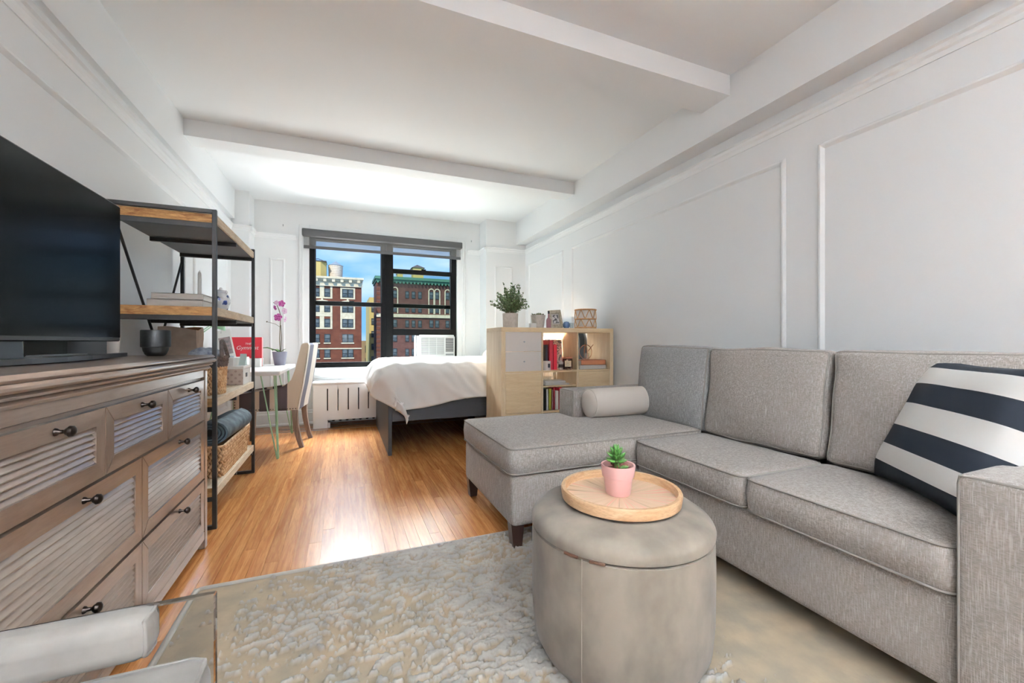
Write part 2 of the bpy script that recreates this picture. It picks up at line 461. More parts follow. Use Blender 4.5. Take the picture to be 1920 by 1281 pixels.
# ================================================================ THE ROOM
XL, XR, YB, YF, ZC = -1.128, 2.37, 5.6, -2.6, 2.653
fl = struct('floor', MB().box(XL - .2, XR + .2, YF - .2, 0.9, -.12, 0).box(XL - .2, XR + .2, 0.9, YB + .2, -.12, -.004), 'oak')
plank = unit('plank', 'oak')
pw = 0.0572; k = 0; x = XL
while x < XR - .01:
    y = 0.9 + random.uniform(-1.2, 0)
    while y < 5.15:
        L = random.uniform(0.9, 2.1); a = max(y, 0.9); b = min(y + L, 5.15)
        if 5.15 - b < .25: b = 5.15; 
        if b - a > .05:
            inst('plank', plank, (x + .0005, a + .0006, -.004), (min(pw, XR - x) - .0011, b - a - .0012, .004), parent=fl)
        y = max(y + L, b)
    x += pw
plankx = unit('plank', 'oakx')
for r_ in range(7):
    yy = 5.185 + r_ * pw; x = XL + random.uniform(-1, 0)
    while x < XR:
        L = random.uniform(1.2, 2.2); a = max(x, XL); b = min(x + L, XR)
        if b - a > .05: inst('plank', plankx, (a + .0006, yy + .0005, -.004), (b - a - .0012, pw - .0011, .004), parent=fl)
        x += L
obj('inlay_strip', MB().box(XL, XR, 5.1515, 5.184, -.004, 0), 'inlay', fl, None)

wl = struct('wall_left', MB().box(XL - .2, XL, YF - .2, YB + .2, 0, ZC), 'wall')
wr_ = struct('wall_right', MB().box(XR, XR + .2, YF - .2, YB + .2, 0, ZC), 'wall')
struct('wall_rear', MB().box(XL, XR, YF - .2, YF, 0, ZC), 'wall')
WX0, WX1, WZ0, WZ1 = -.38, 1.449, .68, 2.29
wb = struct('wall_back', MB().box(XL, WX0, YB, YB + .25, 0, ZC).box(WX1, XR, YB, YB + .25, 0, ZC)
            .box(WX0, WX1, YB, YB + .25, 0, WZ0 - .03).box(WX0, WX1, YB, YB + .25, WZ1, ZC), 'wall')
obj('pilaster', MB().box(XL, -.955, 5.332, YB, 0, ZC), 'wall', wb, None)
obj('pilaster', MB().box(1.787, XR, 5.332, YB, 0, ZC), 'wall', wb, None)
for xx, zz in ((-.66, 2.38), (1.66, 2.40)): obj('picture_hook', MB().box(xx - .004, xx + .004, YB - .012, YB, zz - .012, zz + .012, .002), 'silver', wb, None)
ce = struct('ceiling', MB().box(XL - .2, XR + .2, YF - .2, YB + .25, ZC, ZC + .15), 'ceil')
obj('wall_beam', MB().box(XL, -1.094, YF, 5.332, 2.336, ZC), 'ceil', ce, None)
obj('wall_beam', MB().box(2.227, XR, YF, 5.332, 2.343, ZC), 'ceil', ce, None)
for (a, b) in ((1.885, 2.105), (3.765, 3.955), (-1.9, -1.68)):
    obj('cross_beam', MB().box(-1.094, 2.227, a, b, 2.529, ZC), 'ceil', ce, None)

# picture rail: profile swept along the walls
def rail_prof(z):   # (outward, z)
    return [(0, z - .062), (.006, z - .062), (.008, z - .04), (.016, z - .03), (.018, z - .012), (.03, z - .006), (.03, z), (0, z)]
ZR = 2.276
tn = [0]
def trim(mb, m='trim', smooth=None):
    tn[0] += 1; return struct('trim_%d' % tn[0], mb, m, None, smooth)
def sweepY(mb, x, sx, y0, y1, prof): return mb.prism([(x + sx * o, z) for o, z in prof], 1, y0, y1)
def sweepX(mb, y, x0, x1, prof): return mb.prism([(y - o, z) for o, z in prof], 0, x0, x1)
trim(sweepY(MB(), XL, 1, YF, 5.332, rail_prof(ZR)))
trim(sweepY(MB(), XR, -1, YF, 5.332, rail_prof(ZR)))
trim(sweepX(sweepY(sweepX(MB(), 5.332, XL, -.925, rail_prof(ZR)), -.955, 1, 5.302, YB, rail_prof(ZR)), YB, -.955, -.52, rail_prof(ZR)))
trim(sweepX(sweepY(sweepX(MB(), 5.332, 1.757, XR, rail_prof(ZR)), 1.787, -1, 5.302, YB, rail_prof(ZR)), YB, 1.60, 1.787, rail_prof(ZR)))
# baseboards
def base_prof(): return [(0, 0), (.03, 0), (.03, .018), (.018, .03), (.018, .14), (.012, .15), (.010, .168), (0, .175)]
bbL = struct('baseboard_left', sweepY(MB(), XL, 1, YF, 5.332, base_prof()), 'trim')
bbR = struct('baseboard_right', sweepY(MB(), XR, -1, YF, 5.332, base_prof()), 'trim')
bbB = struct('baseboard_back', sweepX(sweepX(sweepX(MB(), YB, -.955, -.33, base_prof()), 5.332, XL, -.955, base_prof()), 5.332, 1.787, XR, base_prof()), 'trim')
struct('baseboard_rear', MB().box(XL, XR, YF, YF + .02, 0, .16), 'trim')

# panel mouldings: mitred picture-frame strips
def moulding(side, a0, a1, z0, z1, w_=.034, d=.014):
    prof = [(0, 0), (d * .6, .003), (d, .010), (d, .018), (d * .5, w_ - .008), (0, w_)]
    mb = MB(); out = [(a0, z0), (a1, z0), (a1, z1), (a0, z1)]
    n = len(prof); vs = []
    for i, (a, z) in enumerate(out):
        da = 1 if i in (0, 3) else -1; dz = 1 if i in (0, 1) else -1
        for (o, t) in prof:
            aa = a + da * t; zz = z + dz * t
            if side == 'L': vs.append((XL + o, aa, zz))
            elif side == 'R': vs.append((XR - o, aa, zz))
            elif side == 'B': vs.append((aa, YB - o, zz))
            else: vs.append((aa, 5.332 - o, zz))
    fs = []
    for i in range(4):
        j = (i + 1) % 4
        for k in range(n - 1): fs.append((i * n + k, j * n + k, j * n + k + 1, i * n + k + 1))
    mb.add(vs, fs); return trim(mb, 'trim')
for (a0, a1) in ((-.9, 1.455), (1.63, 4.06), (4.25, 5.21)): moulding('R', a0, a1, .30, 2.06)
for (a0, a1) in ((-1.0, 1.3), (1.5, 3.9), (4.1, 5.15)): moulding('L', a0, a1, .30, 2.06)
moulding('B', -.80, -.64, .30, 1.985, .026)
moulding('P', 1.91, 2.17, .30, 2.03, .026)

# ---------------------------------------------------------------- window
wy0, wy1 = 5.61, 5.69
win = bpy.data.objects.new('window_1', None); C.objects.link(win); win['kind'] = 'structure'; win.location = (.53, 5.65, .65); ROOT['window_1'] = (.53, 5.65, .65)
obj('casing', MB().box(-.49, WX0, YB - .022, YB, .53, 2.41, .004).box(WX1, 1.57, YB - .022, YB, .53, 2.41, .004).box(WX0, WX1, YB - .022, YB, 2.29, 2.41, .004)
    .box(-.465, -.44, YB - .032, YB - .02, .53, 2.38, .004).box(1.52, 1.545, YB - .032, YB - .02, .53, 2.38, .004), 'trim', win, None)
obj('sill', MB().box(-.47, 1.54, 5.545, 5.70, .645, .676, .006), 'trim', win)
obj('apron', MB().box(-.36, 1.43, 5.585, 5.602, .53, .645).box(-.36, 1.43, 5.572, 5.602, .552, .575, .005), 'trim', win, None)
obj('outer_frame', MB().box(WX0, -.318, wy0, wy1, WZ0, WZ1, .004).box(1.378, WX1, wy0, wy1, WZ0, WZ1, .004)
    .box(-.318, 1.378, wy0, wy1, WZ0, .728, .004).box(-.318, 1.378, wy0, wy1, 2.25, WZ1, .004), 'wframe', win, None)
obj('mullion', MB().box(.46, .602, wy0 - .012, wy1, .728, 2.25, .006).box(.505, .52, wy0 - .022, wy0, .728, 2.25, .003), 'wframe', win, None)
def sash(x0, x1, z0, z1, y, t=.03, rails=(.05, .05)):
    s = obj('sash', MB().box(x0, x0 + t, y, y + .03, z0, z1, .003).box(x1 - t, x1, y, y + .03, z0, z1, .003)
            .box(x0, x1, y - .004, y + .03, z0, z0 + rails[0], .003).box(x0, x1, y - .004, y + .03, z1 - rails[1], z1, .003), 'wframe', win, None)
    return s
s1 = sash(-.322, .464, 1.447, 2.255, wy0 + .045, .012, (.052, .015))
obj('pane', MB().box(-.31, .45, wy0 + .058, wy0 + .062, 1.48, 2.248), 'glass', s1, None)
s2 = sash(-.322, .464, .722, 1.5, wy0 + .006, .012, (.02, .054))
obj('pane', MB().box(-.31, .45, wy0 + .018, wy0 + .022, .735, 1.46), 'glass', s2, None)
obj('sash_lock', MB().box(.07, .13, wy0 - .012, wy0 + .01, 1.498, 1.512, .003), 'wframe', s2, None)
s3 = sash(.598, 1.382, 1.447, 2.255, wy0 + .045, .012, (.052, .015))
obj('pane', MB().box(.61, 1.37, wy0 + .058, wy0 + .062, 1.48, 2.248), 'glass', s3, None)
s4 = sash(.598, 1.382, 1.083, 1.952, wy0 + .006, .012, (.085, .06))
obj('pane', MB().box(.61, 1.37, wy0 + .018, wy0 + .022, 1.15, 1.90), 'glass2', s4, None)
obj('sash_lock', MB().box(.97, 1.03, wy0 - .012, wy0 + .01, 1.95, 1.966, .003), 'wframe', s4, None)
obj('filler_panel', MB().box(.60, .885, wy0 + .03, wy0 + .034, .728, 1.085), 'glass', win, None)

# roller shade
sh = thing('roller_shade', 'grey sheer roller shade pulled a little way down over the black window', 'shade', (.53, 5.53, 2.11))
obj('cassette', MB().box(-.452, 1.505, 5.49, 5.576, 2.262, 2.345, .008), 'shade', sh)
obj('fabric', MB().box(-.436, 1.489, 5.531, 5.5325, 2.14, 2.27), 'sheer', sh, None)
obj('hem_bar', MB().box(-.436, 1.489, 5.526, 5.538, 2.115, 2.152, .004), 'shade', sh)

# air conditioner
ac = thing('air_conditioner', 'white window air conditioner under the raised right sash', 'air conditioner', (1.16, 5.6, .70))
obj('housing', MB().box(.925, 1.395, 5.47, 5.95, .70, 1.075, .014).box(.935, 1.385, 5.49, 5.60, 1.07, 1.088, .004), 'acwhite', ac)
gr = obj('front_grille', MB().box(.945, 1.245, 5.462, 5.474, .83, 1.045, .003), 'acgrey', ac)
slat = unit('louvre_slat', 'acwhite', .1)
for i in range(13): inst('louvre_slat', slat, tuple(np.array((.945, 5.458, .834 + i * .0163)) - np.array(ROOT[ac.name])), (.30, .012, .008), parent=gr)
for xx in (1.04, 1.14): obj('louvre_bar', MB().box(xx, xx + .006, 5.456, 5.47, .83, 1.045), 'acwhite', gr, None)
ou = obj('side_vent', MB().box(1.268, 1.372, 5.464, 5.474, .86, 1.045, .002), 'dark', ac)
for i in range(10): inst('vent_slat', slat, tuple(np.array((1.268, 5.458, .866 + i * .018)) - np.array(ROOT[ac.name])), (.104, .012, .007), parent=ou)
obj('control_strip', MB().box(1.268, 1.372, 5.464, 5.474, .815, .838, .002), 'acgrey', ac)
obj('intake_slot', MB().box(.945, 1.245, 5.466, 5.474, .745, .757), 'dark', ac)
obj('side_curtain', MB().box(.885, .897, 5.57, 5.64, .73, 1.083, .002).box(.899, .906, 5.58, 5.64, .74, 1.075), 'acwhite', ac)

# radiator cover
rc = thing('radiator_cover', 'white slotted radiator cover below the window', 'radiator cover', (.7, 5.42, 0))
X0, X1 = -.317, 1.76; mb = MB(); yA, yB_ = 5.246, 5.266
slots = [(-.167 + i * .112) for i in range(17)]
xa = X0
for sx in slots:
    mb.box(xa, sx - .006, yA, yB_, .20, .455); xa = sx + .006
mb.box(xa, X1, yA, yB_, .20, .455)
mb.box(X0, X1, yA, yB_, .455, .505).box(-.165, X1 - .15, yA, yB_, .09, .20).box(X0, -.165, yA, yB_, 0, .2).box(X1 - .15, X1, yA, yB_, 0, .2)
obj('front_panel', mb, 'trim', rc, None)
obj('side_panel', MB().box(X0, X0 + .02, yB_, 5.57, 0, .505), 'trim', rc, None)
obj('top_board', MB().box(X0 - .012, X1 + .01, 5.225, 5.585, .508, .530, .005), 'trim', rc)
obj('toe_block', MB().box(-.163, -.14, yB_, yB_ + .1, 0, .06), 'trim', rc, None)
rb = MB()
for i in range(24): rb.box(-.2 + i * .075, -.16 + i * .075, 5.33, 5.50, .06, .47, .012)
single('radiator', rb, 'dark', 'dark cast iron radiator inside the slotted cover', 'radiator')

# ================================================================ OUTSIDE
BR = mat('red_brick', S(104, 58, 42), 0.9, var=S(122, 70, 50), vscale=1.5, kind='Object')
BR2 = mat('brown_brick', S(98, 66, 58), 0.9, var=S(116, 80, 70), vscale=1.2)
CREAM = mat('limestone', S(206, 192, 160), 0.85, var=S(222, 210, 182), vscale=2)
COPPER = mat('green_copper', S(84, 132, 108), 0.7)
YEL = mat('ochre_render', S(206, 182, 112), 0.85)
TANKW = mat('pale_tank_wood', S(236, 222, 204), 0.85, var=S(220, 202, 182), vscale=3, vstretch=(4, 4, .3))
ROOFD = mat('dark_roof', S(84, 78, 74), 0.8)
PANE = mat('far_pane', S(58, 66, 70), 0.15, var=S(120, 128, 128), vscale=.7)
SASH = mat('far_sash', S(52, 58, 54), 0.6)
M.update(BR=BR, BR2=BR2, CREAM=CREAM, COPPER=COPPER, YEL=YEL, TANKW=TANKW, ROOFD=ROOFD, PANE=PANE, SASH=SASH)
def ring(w, h, t, d):   # window frame with a meeting rail, in x-z, front at y=0
    return MB().box(0, t, 0, d, 0, h).box(w - t, w, 0, d, 0, h).box(t, w - t, 0, d, 0, t).box(t, w - t, 0, d, h - t, h).box(t, w - t, .02, d, h / 2 - t / 2, h / 2 + t / 2)
me_s = tomesh('window', ring(.95, 1.5, .07, .2)); me_s.materials.append(SASH)
me_p = tomesh('pane', MB().box(.07, .88, .1, .14, .07, 1.43)); me_p.materials.append(PANE)
def far_window(root, x, y, z, w_=.95, h=1.5):
    sh_ = ROOT[root.name]
    o = inst('window', me_s, (x - sh_[0], y - .12 - sh_[1], z - sh_[2]), (w_ / .95, 1, h / 1.5), parent=root)
    inst('pane', me_p, (0, 0, 0), parent=o)
b1 = thing('brick_apartment_block', 'red brick apartment block with cream stone bays seen through the left sash', 'building', (-6, 85, -25))
obj('wall', MB().box(-16, 3.1, 80, 95, -25, 12.1), 'BR', b1, None)
tr = MB().box(-16, 3.25, 79.7, 80, 10.75, 11.7).box(-16, 3.3, 79.3, 80, 11.7, 12.0).box(-16, 3.4, 79.0, 80.2, 12.0, 12.35)
for i in range(14): tr.box(-15.6 + i * 1.38, -15.1 + i * 1.38, 79.1, 79.7, 11.45, 12.0)
obj('cornice', tr, 'CREAM', b1, None)
rowz = [8.85, 6.17, 3.5, .82, -1.86, -4.5]
for i, z in enumerate(rowz):
    xs = [(-4.75, .95), (-3.05, .95), (-7.6, .95)]
    for (x_, w_) in xs: far_window(b1, x_, 80, z, w_, 1.5)
    far_window(b1, -.15, 80, z, .9, 1.5); far_window(b1, .8, 80, z, .9, 1.5)
    if i < 3:
        obj('stone_surround', MB().box(-.45, 2.0, 79.93, 80, z - .28, z - .05).box(-.45, -.17, 79.93, 80, z - .05, z + 1.52).box(1.72, 2.0, 79.93, 80, z - .05, z + 1.52).box(-.45, 2.0, 79.93, 80, z + 1.52, z + 1.75), 'CREAM', b1, None)
        obj('stone_bay', MB().box(-5.2, -4.77, 79.93, 80, z - .03, z + 1.9).box(-3.78, -3.07, 79.93, 80, z - .03, z + 1.9).box(-2.08, -1.75, 79.93, 80, z - .03, z + 1.9).box(-5.2, -1.75, 79.92, 80, z - .3, z - .03), 'CREAM', b1, None)
    else:
        [obj('window_sill', MB().box(xa_, xb_, 79.85, 80, z - .2, z - .02), 'CREAM', b1, None) for xa_, xb_ in ((-.3, 1.85), (-3.15, -2.0), (-4.85, -3.7))]
obj('stone_panel', MB().box(-.45, 2.0, 79.94, 80, 5.25, 5.9).box(-5.2, -1.75, 79.94, 80, 5.42, 5.86), 'CREAM', b1, None)
for xx in (-3.4, .75): obj('balconette', MB().prism([(xx - 1.25, 7.95), (xx + 1.25, 7.95), (xx + .8, 8.2), (xx + .15, 8.32), (xx + .15, 8.6), (xx - .15, 8.6), (xx - .15, 8.32), (xx - .8, 8.2)], 1, 79.6, 80), 'CREAM', b1, None)
obj('string_course', MB().box(-16, 3.1, 79.88, 80, -.35, -.15), 'CREAM', b1, None)
t1 = thing('rooftop_water_tank', 'pale wooden water tank on legs above the red brick block', 'water tank', (-1.28, 84, 12.1))
obj('barrel', MB().lathe([(1.16, 12.7), (1.26, 15.1)], -1.28, 84, 22), 'TANKW', t1, 30)
hp = MB()
for z in np.linspace(12.9, 15.0, 8): hp.lathe([(1.20 + (z - 12.7) * .042, z), (1.20 + (z - 12.7) * .042, z + .05)], -1.28, 84, 22)
obj('hoops', hp, 'CREAM', t1, None, kind='stuff')
obj('conical_roof', MB().lathe([(1.34, 15.05), (.08, 15.85), (.05, 16.0)], -1.28, 84, 22), 'silver', t1, None)
for dx, dy in ((-.8, -.8), (.8, -.8), (-.8, .8), (.8, .8)): obj('leg', MB().box(-1.28 + dx - .1, -1.28 + dx + .1, 84 + dy - .1, 84 + dy + .1, 12.1, 12.75), 'ROOFD', t1, None)
t2 = thing('rooftop_bulkhead', 'ochre octagonal rooftop tower beside the pale water tank', 'tower', (-4.2, 83, 12.1))
obj('wall', MB().prism([(-5.6, 81.6), (-3.7, 81.6), (-2.8, 82.3), (-2.8, 84.2), (-3.7, 85), (-5.6, 85)], 2, 12.1, 15.3), 'YEL', t2, None)
obj('railing', MB().box(-5.7, -2.75, 81.5, 85.1, 15.3, 15.45).tube([(-5.4, 82, 15.45), (-4.2, 83, 16.0), (-3.0, 82.4, 15.45)], .06, 5), 'ROOFD', t2, None)
b2 = thing('copper_cornice_block', 'brown brick block with green copper cornice and arched windows, through the right sash', 'building', (16, 92, -25))
obj('wall', MB().box(6.05, 32, 85, 93, -25, 12.6), 'BR2', b2, None)
cm = MB().box(5.7, 32, 84.2, 93.3, 13.2, 13.75).box(5.9, 32, 84.6, 93.1, 12.75, 13.2)
for i in range(30): cm.box(6.1 + i * .7, 6.4 + i * .7, 84.3, 84.7, 12.45, 12.85)
obj('cornice', cm, 'COPPER', b2, None)
obj('stone_band', MB().box(6.0, 32, 84.7, 85, 5.8, 6.45), 'CREAM', b2, None)
for i, z in enumerate([9.65, 6.85, 3.85, 1.0, -1.85, -4.7]):
    for xx in (11.5, 12.75, 14.03): far_window(b2, xx, 85, z, .72, 1.4)
    for xx in (9.1, 16.3, 17.5, 19.65, 7.2): far_window(b2, xx, 85, z, .8, 1.5)
for xx in (9.1, 16.3, 17.5, 19.65):
    A = MB(); pts = [(xx - .22, 6.6)] + [(xx + .4 + .62 * math.cos(a), 11.2 + .62 * math.sin(a)) for a in np.linspace(math.pi, 0, 9)] + [(xx + 1.02, 6.6), (xx + .82, 6.6)] + [(xx + .4 + .42 * math.cos(a), 11.2 + .42 * math.sin(a)) for a in np.linspace(0, math.pi, 9)] + [(xx - .02, 6.6)]
    obj('arch_surround', A.prism(pts, 1, 84.82, 85), 'CREAM', b2, None)
quo = MB()
for i in range(22): quo.box(6.0, 7.0 - .25 * (i % 2), 84.93, 85, -6 + i * .85, -5.5 + i * .85)
obj('quoins', quo, 'BR', b2, None, kind='stuff')
t3 = thing('ochre_water_tank', 'ochre square tank house with pointed roof above the copper cornice', 'water tank', (14.6, 90, 12.6))
obj('wall', MB().box(13.6, 15.75, 88.5, 91, 12.6, 16.5), 'YEL', t3, None)
obj('roof', MB().add([(13.3, 88.2, 16.5), (16.05, 88.2, 16.5), (16.05, 91.3, 16.5), (13.3, 91.3, 16.5), (14.65, 89.7, 17.35)], [(0, 1, 4), (1, 2, 4), (2, 3, 4), (3, 0, 4), (0, 3, 2, 1)]), 'ROOFD', t3, None)
t4 = thing('far_tank_house', 'small ochre tank house left of the pointed one, partly behind the sash rail', 'tower', (11.2, 91, 12.6))
obj('wall', MB().box(10.6, 11.7, 90, 92, 12.6, 15.3), 'YEL', t4, None)
obj('parapet', MB().box(10.5, 11.8, 89.9, 92.1, 15.3, 15.5), 'ROOFD', t4, None)
b3 = thing('far_tan_block', 'tan block in the gap between the two brick buildings', 'building', (9, 112, -25))
obj('wall', MB().box(5.75, 14, 104, 120, -25, 11.5), 'YEL', b3, None)
for z in (-4, -1, 2, 5, 8):
    sh_ = ROOT[b3.name]
    for xx in (6.2, 8.0): far_window(b3, xx, 104, z, .8, 1.5)
b4 = thing('low_tan_block', 'low tan building at the end of the street gap', 'building', (5, 125, -25))
obj('wall', MB().box(1, 9, 121, 135, -25, 1.2), mat('tan_brick', S(150, 128, 98), .9), b4, None)
for z in (-9, -5.5, -2): far_window(b4, 5.6, 121, z, 1.1, 1.9)
struct('street', MB().box(-80, 100, 30, 200, -25.3, -25), mat('asphalt', S(90, 90, 92), .9))
# ================================================================ SOFA
so = thing('sectional_sofa', 'grey linen sectional sofa with a chaise, along the right wall', 'sofa', (1.6, 1.5, 0))
def base_box(x0, x1, y0, y1, z0, z1, r=.03):
    return cushion(((x0 + x1) / 2, (y0 + y1) / 2, (z0 + z1) / 2), (x1 - x0, y1 - y0, z1 - z0), r, n=5)[0]
obj('chaise_base', base_box(.735, 2.3, 1.815, 2.63, .115, .365), 'linen', so, 50)
obj('seat_base', base_box(1.455, 2.3, .55, 1.82, .085, .35), 'linen', so, 50)
obj('back_frame', base_box(2.17, 2.335, .36, 2.63, .1, .80), 'linen', so, 50)
def piped(name, c, s, r, puff, axes, m='linen', wr=.004, seed=0, rot=None, n=10, pr=.0038):
    mb, f = cushion(c, s, r, puff, n, wr, seed, rot)
    o = obj(name, mb, m, so, 60)
    pm = MB()
    for (ax, sg) in axes:
        t = pipe_loop(f, ax, sg, pr); pm.add(t.v, t.f)
    obj('piping', pm, 'piping', o, 60)
    return o
# T-shaped chaise cushion: front part plus the part beside the arm
mb, f = cushion((1.335, 2.115, .428), (1.21, .63, .138), .035, (.012, 0, .14), 10, .003, 3)
def chaise_outline():
    return [(.725, 1.808), (1.93, 1.808), (1.93, 2.425), (1.43, 2.425), (1.43, 2.635), (.725, 2.635)]
def rounded_outline(pts, r, n=6):
    out = []; m = len(pts)
    for i in range(m):
        p = Vector(pts[i]); a = (Vector(pts[i - 1]) - p); b = (Vector(pts[(i + 1) % m]) - p)
        a.normalize(); b.normalize(); p0 = p + a * r; p1 = p + b * r
        for k in range(n + 1):
            t = k / n; out.append(((1 - t) ** 2 * p0 + 2 * t * (1 - t) * p + t * t * p1))
    return out
def slab_cushion(outline, z0, z1, crown, r=.03, rings=9):
    """flat cushion with a crowned top over any outline"""
    base = rounded_outline(outline, .045); P = []
    dens = []
    for i in range(len(base)):
        a = base[i]; b = base[(i + 1) % len(base)]; k = max(1, int((b - a).length / .05))
        for j in range(k): dens.append(a + (b - a) * (j / k))
    cx = sum(p.x for p in dens) / len(dens); cy = sum(p.y for p in dens) / len(dens)
    n = len(dens); mb = MB(); vs = []; fs = []
    prof = [(-.030, z0), (-.010, z0 + .004), (0, z0 + .014), (.006, (z0 + z1) / 2), (0, z1 - .014), (-.010, z1 - .004)]
    nor = []
    for i in range(n):
        t = dens[(i + 1) % n] - dens[i - 1]; t.normalize(); nor.append(Vector((t.y, -t.x)))
    loops = []
    for (o_, z) in prof:
        loops.append([(dens[i].x + nor[i].x * o_, dens[i].y + nor[i].y * o_, z) for i in range(n)])
    for l in loops: vs += l
    for k in range(len(loops) - 1):
        for i in range(n):
            j = (i + 1) % n; fs.append((k * n + i, k * n + j, (k + 1) * n + j, (k + 1) * n + i))
    mb.add(vs, fs)
    # top: triangulated fill of the last loop, subdivided and crowned
    bm = bmesh.new(); tv = [bm.verts.new(p) for p in loops[-1]]; bm.faces.new(tv)
    bmesh.ops.triangulate(bm, faces=bm.faces)
    for _ in range(3): bmesh.ops.subdivide_edges(bm, edges=[e for e in bm.edges if e.calc_length() > .07 and not e.is_boundary], cuts=1)
    bmesh.ops.triangulate(bm, faces=bm.faces)
    for v in bm.verts:
        if not v.is_boundary:
            d = min((Vector((v.co.x, v.co.y)) - q).length for q in dens)
            v.co.z += crown * (1 - math.exp(-d / .07)) + .002 * noise.noise(Vector((v.co.x * 7, v.co.y * 7, 1)))
    bm.verts.index_update()
    mb.add([v.co[:] for v in bm.verts], [[v.index for v in f_.verts] for f_ in bm.faces]); bm.free()
    top = [(dens[i].x, dens[i].y, z1 - .008) for i in range(n)]; bot = [(dens[i].x, dens[i].y, z0 + .008) for i in range(n)]
    return mb, top, bot
for (nm, ol) in (('chaise_cushion', chaise_outline()), ('seat_cushion', [(1.432, 1.160), (1.93, 1.160), (1.93, 1.802), (1.432, 1.802)]), ('seat_cushion', [(1.432, .556), (1.93, .556), (1.93, 1.152), (1.432, 1.152)])):
    z0 = .362 if nm[0] == 'c' else .345
    mb, top, bot = slab_cushion(ol, z0, z0 + .135, .014)
    o = obj(nm, mb, 'linen', so, 60)
    obj('piping', MB().tube(top, .0038, 6, closed=True), 'piping', o, 60)
    obj('piping', MB().tube(bot, .0038, 6, closed=True), 'piping', o, 60)
# back cushions
for (y0, y1, zt, m_, sd) in ((1.80, 2.405, .965, 'linen2', 4), (1.155, 1.792, .955, 'linen', 9), (.555, 1.147, .955, 'linen', 15)):
    rt = Matrix.Rotation(R(7), 3, 'Y')
    piped('back_cushion', (2.03, (y0 + y1) / 2, (.470 + zt) / 2), (.20, y1 - y0 - .008, zt - .470), .03, (.34, .0, .04), ((0, -1), (0, 1)), m_, .012, sd, rt, 11)
# arms
for (y0, y1) in ((.352, .552), (2.432, 2.632)):
    mb, f = cushion((1.885, (y0 + y1) / 2, .375), (.91, y1 - y0, .59), .018, (0, 0, .01), 7)
    o = obj('arm', mb, 'linen', so, 50)
    obj('piping', pipe_loop(f, 0, -1, .0038), 'piping', o, 60)
for (x_, y_) in ((.775, 1.86), (.775, 2.585), (2.24, 2.585), (2.24, .42), (1.5, .42)):
    obj('leg', MB().prism([(x_ - .022, .0095), (x_ + .022, .0095), (x_ + .034, .13), (x_ - .034, .13)], 1, y_ - .026, y_ + .026), 'darkwood', so, None)

# bolster
bo = thing('bolster_cushion', 'pale beige bolster lying on the chaise against the far arm', 'cushion', (1.78, 2.33, .50))
prof = [(0.0, -.31), (.055, -.31), (.082, -.302), (.093, -.285), (.095, -.2), (.096, 0), (.095, .2), (.093, .285), (.082, .302), (.055, .31), (0, .31)]
mb = MB().lathe([(max(r_, .002), z) for r_, z in prof], 0, 0, 26)
mb.xform(Matrix.Translation((1.78, 2.325, .597)) @ Matrix.Rotation(R(90), 4, 'Y'))
obj('body', mb, 'bolster', bo, 50)
for sx in (-.291, .291):
    obj('piping', MB().tube([(1.78 + sx, 2.325 + .0925 * math.cos(a), .597 + .0925 * math.sin(a)) for a in np.linspace(0, 2 * math.pi, 28)[:-1]], .004, 6, closed=True), 'bolster', bo)

# striped pillow
def pillow_mb(w_, h, t, n=22, pinch=.06, seed=0, wr=.006):
    mb = MB()
    for sg in (-1, 1):
        vs = []; fs = []
        for i in range(n + 1):
            for j in range(n + 1):
                u = -1 + 2 * i / n; v = -1 + 2 * j / n
                x_ = w_ / 2 * u * (1 - pinch * (1 - v * v)); y_ = h / 2 * v * (1 - pinch * (1 - u * u))
                th = t / 2 * ((1 - u ** 4) * (1 - v ** 4)) ** .55
                z_ = sg * th + wr * noise.noise(Vector((x_ * 9 + seed, y_ * 9, 0)))
                vs.append((x_, y_, z_))
        for i in range(n):
            for j in range(n):
                a = i * (n + 1) + j; fs.append((a, a + 1, a + n + 2, a + n + 1))
        mb.add(vs, fs)
    return mb
dk, wt = S(22, 26, 33), S(228, 226, 222)
M['bw'] = stripes('black_white_stripes', 1, [(0, dk), (.115, wt), (.255, dk), (.415, wt), (.60, dk), (.765, wt), (.905, dk)], lo=-.235, hi=.235)
pl = pillow_mb(.50, .48, .15, seed=3)
me = tomesh('striped_pillow', pl, 60); me.materials.append(M['bw'])
o = bpy.data.objects.new('striped_pillow', me); C.objects.link(o)
bl, br_, tl_ = Vector((1.87, .945, .50)), Vector((1.585, .575, .495)), Vector((2.013, .829, .918))
ex = (br_ - bl).normalized(); ey = (tl_ - bl); ey = (ey - ex * ey.dot(ex)).normalized(); ez = ex.cross(ey)
mm = Matrix((ex, ey, ez)).transposed().to_4x4(); mm.translation = bl + ex * .245 + ey * .236
o.matrix_world = mm
tag(o, 'black and white striped square pillow leaning in the near sofa corner', 'pillow')

# ================================================================ OTTOMAN, TRAY, SUCCULENT
OX, OY, OR = .838, 1.13, .284
ot = thing('round_ottoman', 'round beige velvet storage ottoman in front of the sofa', 'ottoman', (OX, OY, .012))
obj('body', MB().lathe([(.02, .012), (OR - .07, .012), (OR - .03, .03), (OR - .008, .075), (OR, .16), (OR + .002, .3), (OR, .405), (OR - .02, .41)], OX, OY, 56), 'velvet', ot, 50)
lid = MB(); pr = [(OR - .03, .412), (OR + .001, .414), (OR + .003, .428), (OR - .004, .445), (OR - .03, .462), (OR - .08, .472), (OR - .16, .478), (.02, .480)]
lid.lathe(pr, OX, OY, 56)
for i, v in enumerate(lid.v):
    d = math.hypot(v[0] - OX, v[1] - OY); k_ = .006 * noise.noise(Vector((v[0] * 9, v[1] * 9, 0))) * (1 if v[2] > .44 else 0)
    lid.v[i] = (v[0], v[1], v[2] + k_)
obj('lid', lid, 'velvet', ot, 60)
